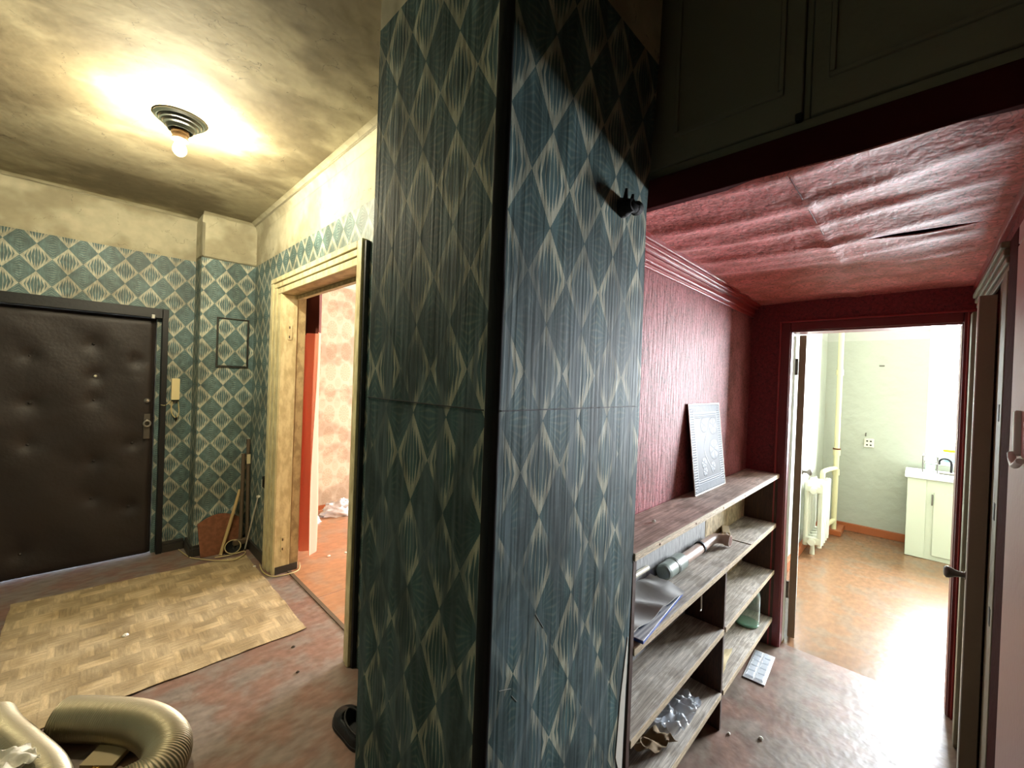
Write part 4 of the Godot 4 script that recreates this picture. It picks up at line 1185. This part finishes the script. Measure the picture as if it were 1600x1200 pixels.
func build_hall_things() -> void:
	# lino sheet
	var nz := noise(120, 1.7, 2)
	var b := MB.new()
	b.sheet(40, 40, func(s, t):
		var x := lerpf(-0.30, 0.932, s)
		var z := lerpf(-3.96 + 0.09 * s, -2.525, t)
		var e: float = minf(minf(s, 1 - s), minf(t, 1 - t))
		return Vector3(x + 0.006 * nz.get_noise_2d(z * 4.0, 3.0), 0.006 + 0.008 * maxf(0.0, nz.get_noise_2d(x, z)) + 0.006 * exp(-e * 40.0) * maxf(0.0, nz.get_noise_2d(x * 3.0, z * 3.0)), z + 0.008 * nz.get_noise_2d(x * 4.0, 9.0)), Vector3.UP, 0.003)
	single("floor_mat", b, M["parquet lino"], "loose sheet of parquet printed lino lying on the hall floor", "mat")
	# aluminium duct lying in a loop
	var path := even(curve([Vector3(-0.040, 0.079, -2.410), Vector3(0.010, 0.079, -2.368), Vector3(0.082, 0.079, -2.295), Vector3(0.160, 0.079, -2.205), Vector3(0.212, 0.079, -2.110), Vector3(0.240, 0.079, -1.995), Vector3(0.225, 0.079, -1.905), Vector3(0.175, 0.079, -1.850), Vector3(0.09, 0.079, -1.845)], 30), 0.0018)
	var dz := thing("duct_hose", "ribbed silver foil duct hose bent in a loop on the hall floor", "hose", Vector3(0.09, 0.0, -2.15))
	var d := MB.new()
	d.tube(path, 0.0755, 32, false, 0.0012, 0.0085)
	part("duct_wall", d, M["foil duct"], dz)
	d = MB.new()
	d.tube(even(path, 0.01), 0.073, 20, false)
	part("duct_lining", d, M["dull steel"], dz)
	var path2 := even(curve([Vector3(-0.242, 0.088, -2.54), Vector3(-0.212, 0.084, -2.45), Vector3(-0.148, 0.082, -2.285), Vector3(-0.086, 0.079, -2.11), Vector3(-0.070, 0.079, -1.97), Vector3(-0.090, 0.079, -1.85), Vector3(-0.14, 0.079, -1.77)], 30), 0.0018)
	dz = thing("duct_hose", "second ribbed foil duct hose with flared open end, left of the looped one", "hose", Vector3(-0.11, 0.0, -2.1))
	d = MB.new()
	var rr := []
	for k in path2.size(): rr.append(0.074 + 0.005 * exp(-k / 30.0))
	d.tube(path2, rr, 32, false, 0.0012, 0.0085)
	part("duct_wall", d, M["foil duct"], dz)
	d = MB.new()
	d.tube(even(path2, 0.01), 0.073, 20, false)
	part("duct_lining", d, M["dull steel"], dz)
	# things inside the loop
	var bxm := MB.new()
	bxm.xf = Transform3D(Basis(Vector3.UP, -0.75) * Basis(Vector3.RIGHT, 0.08), Vector3(0.088, 0.020, -2.165))
	bxm.box(Vector3(-0.06, -0.012, -0.052), Vector3(0.06, 0.010, 0.052), 0.003)
	single("flat_box", bxm, M["cardboard"], "flat cardboard box lying inside the loop of duct hose", "box")
	crumple("foil_ball", Vector3(0.042, 0.0, -2.085), Vector3(0.032, 0.045, 0.034), 12, M["gold foil"], "crumpled golden foil beside the flat cardboard box", "foil")
	single("paper_sheet", leaf_sheet(Vector3(-0.21, 0.155, -2.20), Vector3(-0.105, 0.160, -2.17), Vector3(-0.085, 0.162, -2.06), Vector3(-0.21, 0.155, -2.06), 0.03, 14), M["white paper"], "torn white paper lying on the left duct hose", "paper")
	# shoe half hidden by the column
	var s := thing("shoe", "dark slip on shoe half hidden behind the column foot", "shoe", Vector3(0.81, 0, -1.65))
	var so := MB.new()
	var half := func(t: float) -> float: return 0.030 + 0.022 * sin(clampf(t * 1.15, 0, 1) * PI) ** 0.7 + 0.004 * sin(t * 9.0)
	so.sheet(24, 24, func(u, t):
		var g: float = u * PI
		var z: float = lerpf(-1.79, -1.515, t)
		var e: float = sqrt(maxf(0.0, 1.0 - pow(absf(t * 2.0 - 1.0), 6.0)))
		return Vector3(0.812 - (half.call(t) * e + 0.002) * cos(g) * 1.02, 0.002 + 0.012 * (1.0 if sin(g) > 0.05 else 0.0), z), Vector3.UP, 0.012)
	part("sole", so, M["shoe sole"], s)
	var upm := MB.new()
	upm.sheet(24, 30, func(u, t):
		var g: float = u * PI
		var z: float = lerpf(-1.785, -1.52, t)
		var e: float = sqrt(maxf(0.0, 1.0 - pow(absf(t * 2.0 - 1.0), 6.0)))
		var h: float = lerpf(0.040, 0.066, smoothstep(0.0, 0.45, t))
		var y: float = 0.014 + h * e * pow(sin(g), 0.55)
		if t > 0.36 and t < 0.93: y = minf(y, 0.014 + lerpf(0.050, 0.046, t) * e * pow(sin(g), 0.4)) if absf(cos(g)) > 0.55 else minf(y, 0.022)
		return Vector3(0.812 - half.call(t) * e * cos(g), y, z), Vector3.UP, 0.003)
	part("upper", upm, M["shoe cloth"], s)
	part("rim", tb(curve([Vector3(0.795, 0.072, -1.69), Vector3(0.781, 0.064, -1.66), Vector3(0.779, 0.061, -1.60), Vector3(0.79, 0.062, -1.54), Vector3(0.812, 0.064, -1.53), Vector3(0.836, 0.062, -1.55), Vector3(0.845, 0.061, -1.60), Vector3(0.842, 0.064, -1.66), Vector3(0.829, 0.072, -1.69), Vector3(0.812, 0.075, -1.70), Vector3(0.795, 0.072, -1.69)]), 0.0045, 8), M["shoe sole"], s)
	# corner by the entrance
	var bd := MB.new()
	bd.xf = Transform3D(Basis(Vector3.RIGHT, -0.15), Vector3(0, 0.003, -4.035))
	var poly := PackedVector2Array([Vector2(0.660, 0), Vector2(0.640, 0.262)])
	for k in 13: poly.append(Vector2(0.640 + 0.293 * k / 12.0, 0.262 + 0.088 * sin(PI * (0.12 + 0.76 * k / 12.0)) - 0.03))
	poly.append(Vector2(0.915, 0))
	bd.prism(poly, -0.006, 0.006)
	single("hardboard_panel", bd, M["stained hardboard"], "brown board with rounded top leaning in the hall corner", "board")
	single("wooden_stick", tb([Vector3(0.785, 0.008, -3.99), Vector3(0.925, 0.50, -4.07)], 0.0125, 8), M["raw pale wood"], "short pale wooden stick leaning against the brown board", "stick")
	var br := thing("broom", "old brown broom standing in the hall corner", "broom", Vector3(0.925, 0, -4.01))
	part("handle", tb([Vector3(0.925, 0.09, -4.01), Vector3(0.944, 0.80, -4.075)], 0.0145, 10), M["old brown wood"], br)
	part("broom_head", bx(0.870, 0.055, -4.03, 0.972, 0.10, -3.985, 0.008), M["old brown wood"], br)
	var bs := MB.new()
	for k in 60:
		var x := 0.872 + 0.098 * fmod(k * 0.618, 1.0)
		var z := -4.025 + 0.036 * fmod(k * 0.755, 1.0)
		bs.tube([Vector3(x, 0.06, z), Vector3(x + 0.012 * sin(k * 2.3), 0.002, z + 0.014 * cos(k * 1.7))], 0.003, 4, false)
	var bp := part("bristles", bs, M["bristles"], br)
	bp.set_meta("kind", "stuff")
	single("wooden_pole", tb([Vector3(0.978, 0.002, -4.02), Vector3(0.978, 0.92, -4.085)], 0.014, 10), M["old brown wood"], "taller dark pole leaning right behind the broom", "pole")
	single("pale_tag", bx(0.962, 0.715, -4.052, 0.990, 0.795, -4.042, 0.003), M["paper scrap"], "small pale tag stuck on the tall pole", "tag")
	var rd := thing("curtain_wire", "thin white rod leaning on the papered wall left of the switch", "rod", Vector3(0.96, 0, -3.97))
	part("rod", tb([Vector3(0.955, 0.003, -3.99), Vector3(0.988, 0.49, -3.79)], 0.0055, 8), M["white plastic"], rd)
	part("rod_end", tb([Vector3(0.987, 0.487, -3.80), Vector3(0.987, 0.497, -3.765)], 0.011, 8), M["white plastic"], rd)
	var bo := MB.new()
	bo.xf = Transform3D(Basis(Vector3.RIGHT, 0.95) * Basis(Vector3.BACK, 0.2), Vector3(0.868, 0.052, -3.985))
	bo.lathe([Vector2(0.001, -0.03), Vector2(0.03, -0.028), Vector2(0.052, -0.005), Vector2(0.056, 0.012), Vector2(0.052, 0.012), Vector2(0.046, -0.002), Vector2(0.026, -0.022), Vector2(0.001, -0.024)], Vector3.ZERO, 24)
	var bowl := thing("bowl", "small dark bowl with pale rim tipped over beside the brown board", "bowl", Vector3(0.868, 0.0, -3.985))
	part("bowl_body", bo, M["charred metal"], bowl)
	var rim := MB.new()
	rim.xf = bo.xf
	var rp := []
	for k in 25: rp.append(Vector3(0.054 * cos(TAU * k / 24), 0.012, 0.054 * sin(TAU * k / 24)))
	rim.tube(rp, 0.0035, 6, false)
	part("pale_rim", rim, M["cream wire"], bowl)
	single("cable", tb(curve([Vector3(0.56, 0.006, -4.33), Vector3(0.60, 0.006, -4.10), Vector3(0.66, 0.012, -3.98), Vector3(0.74, 0.018, -3.86), Vector3(0.84, 0.018, -3.80), Vector3(0.92, 0.016, -3.86), Vector3(0.94, 0.012, -3.94), Vector3(0.85, 0.012, -3.93), Vector3(0.74, 0.012, -3.95)]), 0.004, 8), M["cream wire"], "yellowish cable looping on the floor before the brown board", "cable")
	# charred fitting on the column
	var h := thing("wall_hook", "charred black metal fitting sticking out high on the column", "hook", Vector3(0.985, 1.945, -0.565))
	var hb := MB.new()
	hb.xf = Transform3D(Basis(Vector3.RIGHT, PI / 2), Vector3(0.975, 1.965, -0.575))
	hb.lathe([Vector2(0.001, 0.034), Vector2(0.016, 0.034), Vector2(0.019, 0.022), Vector2(0.024, 0.014), Vector2(0.026, 0.0), Vector2(0.001, 0.0)], Vector3.ZERO, 12, true)
	part("fitting_body", hb, M["charred metal"], h)
	part("stub_pipe", tb([Vector3(0.972, 1.965, -0.552), Vector3(0.985, 1.963, -0.548), Vector3(0.996, 1.966, -0.548), Vector3(1.003, 1.967, -0.548), Vector3(1.012, 1.968, -0.548)], [0.014, 0.014, 0.015, 0.019, 0.017], 12), M["charred metal"], h)
	part("prong", tb([Vector3(0.962, 1.978, -0.558), Vector3(0.957, 2.004, -0.552)], [0.007, 0.004], 6), M["charred metal"], h)
	part("prong", tb([Vector3(0.980, 1.975, -0.550), Vector3(0.983, 1.996, -0.548)], [0.007, 0.004], 6), M["charred metal"], h)

func build_shelf() -> void:
	var s := thing("bookshelf", "low dusty grey brown bookshelf along the red passage wall", "bookshelf", Vector3(1.995, 0, -0.665))
	var dw: Material = M["dusty wood"]
	var x0 := 1.145
	var x1 := 2.848
	part("side_panel", bx(1.122, 0, -0.753, 1.144, 0.99, -0.578, 0.002), M["brown wood upright"], s)
	part("side_panel", bx(2.849, 0, -0.753, 2.868, 0.99, -0.578, 0.002), M["brown wood upright"], s)
	part("divider", bx(1.972, 0, -0.750, 1.992, 0.70, -0.580, 0.002), M["brown wood upright"], s)
	part("top_board", bx(1.120, 0.990, -0.753, 2.872, 1.014, -0.575, 0.003), M["dusty top wood"], s)
	part("edge_strip", bx(1.120, 0.990, -0.576, 2.872, 1.0135, -0.5715, 0.001), M["pale edge wood"], s, "pale raw front edge")
	for k in 6: part("nail_head", tb([Vector3(1.28 + k * 0.30, 1.001, -0.5718), Vector3(1.28 + k * 0.30, 1.001, -0.5705)], 0.004, 8), M["rust"], s)
	# shelves of separate boards laid end to end
	for q in [[0.725, [1.145, 1.985, 2.35, 2.848]], [0.45, [1.145, 1.971]], [0.45, [1.993, 2.42, 2.848]], [0.17, [1.145, 1.971]], [0.17, [1.993, 2.848]]]:
		var y: float = q[0]
		var xs: Array = q[1]
		for k in xs.size() - 1:
			part("shelf_board", bx(xs[k] + (0.002 if k else 0.0), y - 0.024, -0.751, xs[k + 1] - 0.002, y - (0.003 if k == 1 else 0.0), -0.578, 0.002), dw, s)
			part("edge_strip", bx(xs[k] + 0.001, y - 0.024, -0.579, xs[k + 1] - 0.001, y - 0.001, -0.5755, 0.001), M["pale edge wood"], s)
	part("back_board", bx(1.145, 0.0, -0.7535, 2.19, 0.985, -0.748, 0.001), M["grey blue board"], s)
	part("back_board", bx(2.198, 0.0, -0.7535, 2.848, 0.985, -0.748, 0.001), M["yellowed board"], s)
	# embossed tin plaque leaning on the wall
	var t := MB.new()
	t.xf = Transform3D(Basis(Vector3.RIGHT, -0.118), Vector3(2.112, 1.0165, -0.700))
	t.box(Vector3(-0.2, 0, -0.004), Vector3(0.2, 0.41, 0.0), 0.0015)
	var tr := thing("tin_plaque", "embossed silver tin plaque leaning on the red wall atop the bookshelf", "plaque", Vector3(2.112, 1.0145, -0.72))
	for k in t.v.size():
		var q: Vector3 = t.xf.affine_inverse() * t.v[k]
		t.uv[k] = Vector2(q.x + 0.2, 0.41 - q.y)
	part("plaque_sheet", t, M["embossed tin"], tr)
	var rm := MB.new()
	rm.xf = t.xf
	rm.tube([Vector3(-0.2, 0.0, -0.002), Vector3(-0.2, 0.41, -0.002), Vector3(0.2, 0.41, -0.002), Vector3(0.2, 0.0, -0.002), Vector3(-0.2, 0.0, -0.002)], 0.0035, 6)
	part("folded_rim", rm, M["steel"], tr)
	# drain pipe on the second shelf
	var y := 0.758
	var p := thing("drain_pipe", "plastic drain pipe with grey green cap and open elbow on the upper shelf", "pipe", Vector3(1.95, 0.725, -0.71))
	var cap := MB.new()
	cap.xf = Transform3D(Basis(Vector3.BACK, -PI / 2), Vector3(1.62, y, -0.708))
	cap.lathe([Vector2(0.001, 0.0), Vector2(0.024, 0.0), Vector2(0.030, 0.006), Vector2(0.032, 0.02), Vector2(0.032, 0.085), Vector2(0.034, 0.09), Vector2(0.034, 0.175), Vector2(0.029, 0.185), Vector2(0.02, 0.185)], Vector3.ZERO, 24, true)
	part("cap", cap, M["grey green pvc"], p)
	part("dark_band", tb([Vector3(1.715, y, -0.708), Vector3(1.722, y, -0.708)], 0.0345, 24), M["rubber"], p)
	part("tube", tb(curve([Vector3(1.80, y - 0.004, -0.708), Vector3(1.95, y - 0.006, -0.71), Vector3(2.14, y - 0.006, -0.712), Vector3(2.20, y - 0.004, -0.705), Vector3(2.225, y - 0.004, -0.68), Vector3(2.228, y - 0.004, -0.655)]), 0.0235, 16), M["pinkish pvc"], p)
	part("rubber_ring", tb([Vector3(1.80, y - 0.002, -0.708), Vector3(1.808, y - 0.002, -0.708)], 0.0300, 20), M["rubber"], p)
	part("rubber_ring", tb([Vector3(2.02, y - 0.004, -0.711), Vector3(2.035, y - 0.004, -0.711)], 0.0275, 20), M["rubber"], p)
	part("elbow_mouth", tb([Vector3(2.228, y - 0.004, -0.664), Vector3(2.228, y - 0.004, -0.640)], 0.028, 18), M["pinkish pvc"], p)
	part("rusty_bore", tb([Vector3(2.228, y - 0.004, -0.641), Vector3(2.228, y - 0.004, -0.6395)], 0.023, 18), M["rust"], p, "rust stained open end")
	# papers at the near end of that shelf
	var mg := MB.new()
	mg.xf = Transform3D(Basis(Vector3.UP, 0.10), Vector3(1.36, 0.726, -0.668))
	mg.box(Vector3(-0.19, 0, -0.075), Vector3(0.20, 0.012, 0.084), 0.002)
	single("magazine_stack", mg, M["magazine"], "thin stack of blue and white magazines on the upper shelf", "magazines")
	single("plastic_folder", leaf_sheet(Vector3(1.16, 0.742, -0.742), Vector3(1.58, 0.742, -0.742), Vector3(1.55, 0.746, -0.592), Vector3(1.15, 0.746, -0.588), 0.020, 31, 24, 12, 3.2, 0.003), M["grey film"], "wavy grey plastic folder lying on the magazines", "folder")
	single("white_tube", tb([Vector3(1.18, 0.796, -0.735), Vector3(1.55, 0.790, -0.738)], 0.010, 10), M["white plastic"], "thin white tube lying behind the grey folder", "tube")
	# litter further along
	var lb := MB.new()
	lb.xf = Transform3D(Basis(Vector3.UP, 0.35), Vector3(2.40, 0.7255, -0.715))
	lb.box(Vector3(-0.06, 0, -0.018), Vector3(0.06, 0.030, 0.018), 0.002)
	single("small_carton", lb, M["cardboard"], "small torn carton against the yellowed back of the upper shelf", "carton")
	crumple("paper_wad", Vector3(2.33, 0.724, -0.695), Vector3(0.028, 0.03, 0.025), 17, M["white paper"], "crumpled white paper wad beside the drain pipe elbow", "paper")
	# bent wire hanging from the shelf edge
	single("bent_wire", tb(curve([Vector3(1.715, 0.700, -0.590), Vector3(1.712, 0.66, -0.588), Vector3(1.708, 0.635, -0.586), Vector3(1.695, 0.630, -0.584)]), 0.003, 6), M["white plastic"], "white wire hook hanging under the upper shelf", "wire")
	# glass jar
	var j := thing("glass_jar", "empty clear glass jar with greenish bottom on the lowest shelf", "jar", Vector3(2.66, 0.17, -0.665))
	var g := MB.new()
	g.lathe([Vector2(0.001, 0.180), Vector2(0.050, 0.180), Vector2(0.062, 0.190), Vector2(0.066, 0.205), Vector2(0.066, 0.335), Vector2(0.060, 0.362), Vector2(0.046, 0.378), Vector2(0.042, 0.382), Vector2(0.042, 0.395), Vector2(0.045, 0.398), Vector2(0.042, 0.401), Vector2(0.039, 0.398), Vector2(0.039, 0.380)], Vector3(2.66, 0, -0.665), 32)
	part("jar_wall", g, M["jar glass"], j)
	g = MB.new()
	g.lathe([Vector2(0.001, 0.170), Vector2(0.058, 0.170), Vector2(0.063, 0.176), Vector2(0.062, 0.184), Vector2(0.045, 0.182), Vector2(0.001, 0.180)], Vector3(2.66, 0, -0.665), 32)
	part("jar_bottom", g, M["thick green glass"], j, "thick green bottom")
	# paper and bags low on the shelf
	single("torn_paper", leaf_sheet(Vector3(2.02, 0.172, -0.70), Vector3(2.20, 0.172, -0.715), Vector3(2.33, 0.172, -0.64), Vector3(2.02, 0.172, -0.60), 0.012, 41, 10, 8), M["paper scrap"], "torn cream paper lying on the lowest shelf left of the jar", "paper")
	single("plastic_bag", leaf_sheet(Vector3(1.50, 0.175, -0.735), Vector3(1.80, 0.175, -0.72), Vector3(1.80, 0.175, -0.59), Vector3(1.585, 0.175, -0.60), 0.055, 43, 26, 18, 12.0, 0.001), M["clear film"], "crumpled clear plastic bag on the lowest shelf", "bag")
	single("paper_bag", leaf_sheet(Vector3(1.36, 0.175, -0.74), Vector3(1.485, 0.175, -0.74), Vector3(1.55, 0.175, -0.605), Vector3(1.40, 0.175, -0.62), 0.06, 47, 20, 18, 9.0), M["brown paper"], "crumpled brown paper bag beside the clear plastic bag", "bag")
	# blister tray on the floor
	var bl := thing("blister_tray", "clear plastic blister tray on the floor in front of the bookshelf", "tray", Vector3(2.58, 0, -0.57))
	var bt := MB.new()
	bt.xf = Transform3D(Basis(Vector3.UP, 0.06), Vector3(2.58, 0.003, -0.572))
	bt.box(Vector3(-0.15, 0, -0.05), Vector3(0.15, 0.004, 0.05), 0.001)
	var base := part("tray_sheet", bt, M["white bag film"], bl)
	for r in 2:
		for k in 5:
			var cell := MB.new()
			cell.xf = bt.xf
			cell.box(Vector3(-0.132 + k * 0.054, 0.004, -0.040 + r * 0.044), Vector3(-0.132 + k * 0.054 + 0.044, 0.014, -0.040 + r * 0.044 + 0.036), 0.004)
			part("blister", cell, M["clear film"], base)

func build_crumbs() -> void:
	var spots := [
		[Vector3(2.06, 0, -0.44), 0.011, "white plaster crumb on the floor in front of the bookshelf middle"],
		[Vector3(1.50, 0, -0.555), 0.009, "pale crumb on the floor near the front of the bookshelf"],
		[Vector3(1.985, 0, -0.545), 0.008, "tiny white crumb at the foot of the bookshelf divider"],
		[Vector3(0.82, 0, -2.40), 0.010, "small dark crumb on the hall floor near the mat corner"],
		[Vector3(0.77, 0, -2.18), 0.009, "small crumb on the hall floor between mat and column"],
		[Vector3(0.93, 0, -3.60), 0.012, "white crumb at the mat edge beside the cream casing"],
		[Vector3(0.18, 0.008, -3.10), 0.014, "bent scrap lying on the parquet printed mat"],
		[Vector3(1.42, 0.004, -3.42), 0.014, "pale litter on the bright room floor beside the curtain"],
		[Vector3(1.55, 0.004, -3.40), 0.012, "light litter on the bright room floor right of the curtain litter"],
		[Vector3(1.43, 1.0145, -0.665), 0.009, "tiny white chip lying on top of the bookshelf"],
	]
	for k in spots.size():
		var r: float = spots[k][1]
		crumple("crumb", spots[k][0], Vector3(r, r * 0.8, r * 0.8), 200 + k, M["crumb"] if k != 3 and k != 4 else M["old brown wood"], spots[k][2], "crumb")
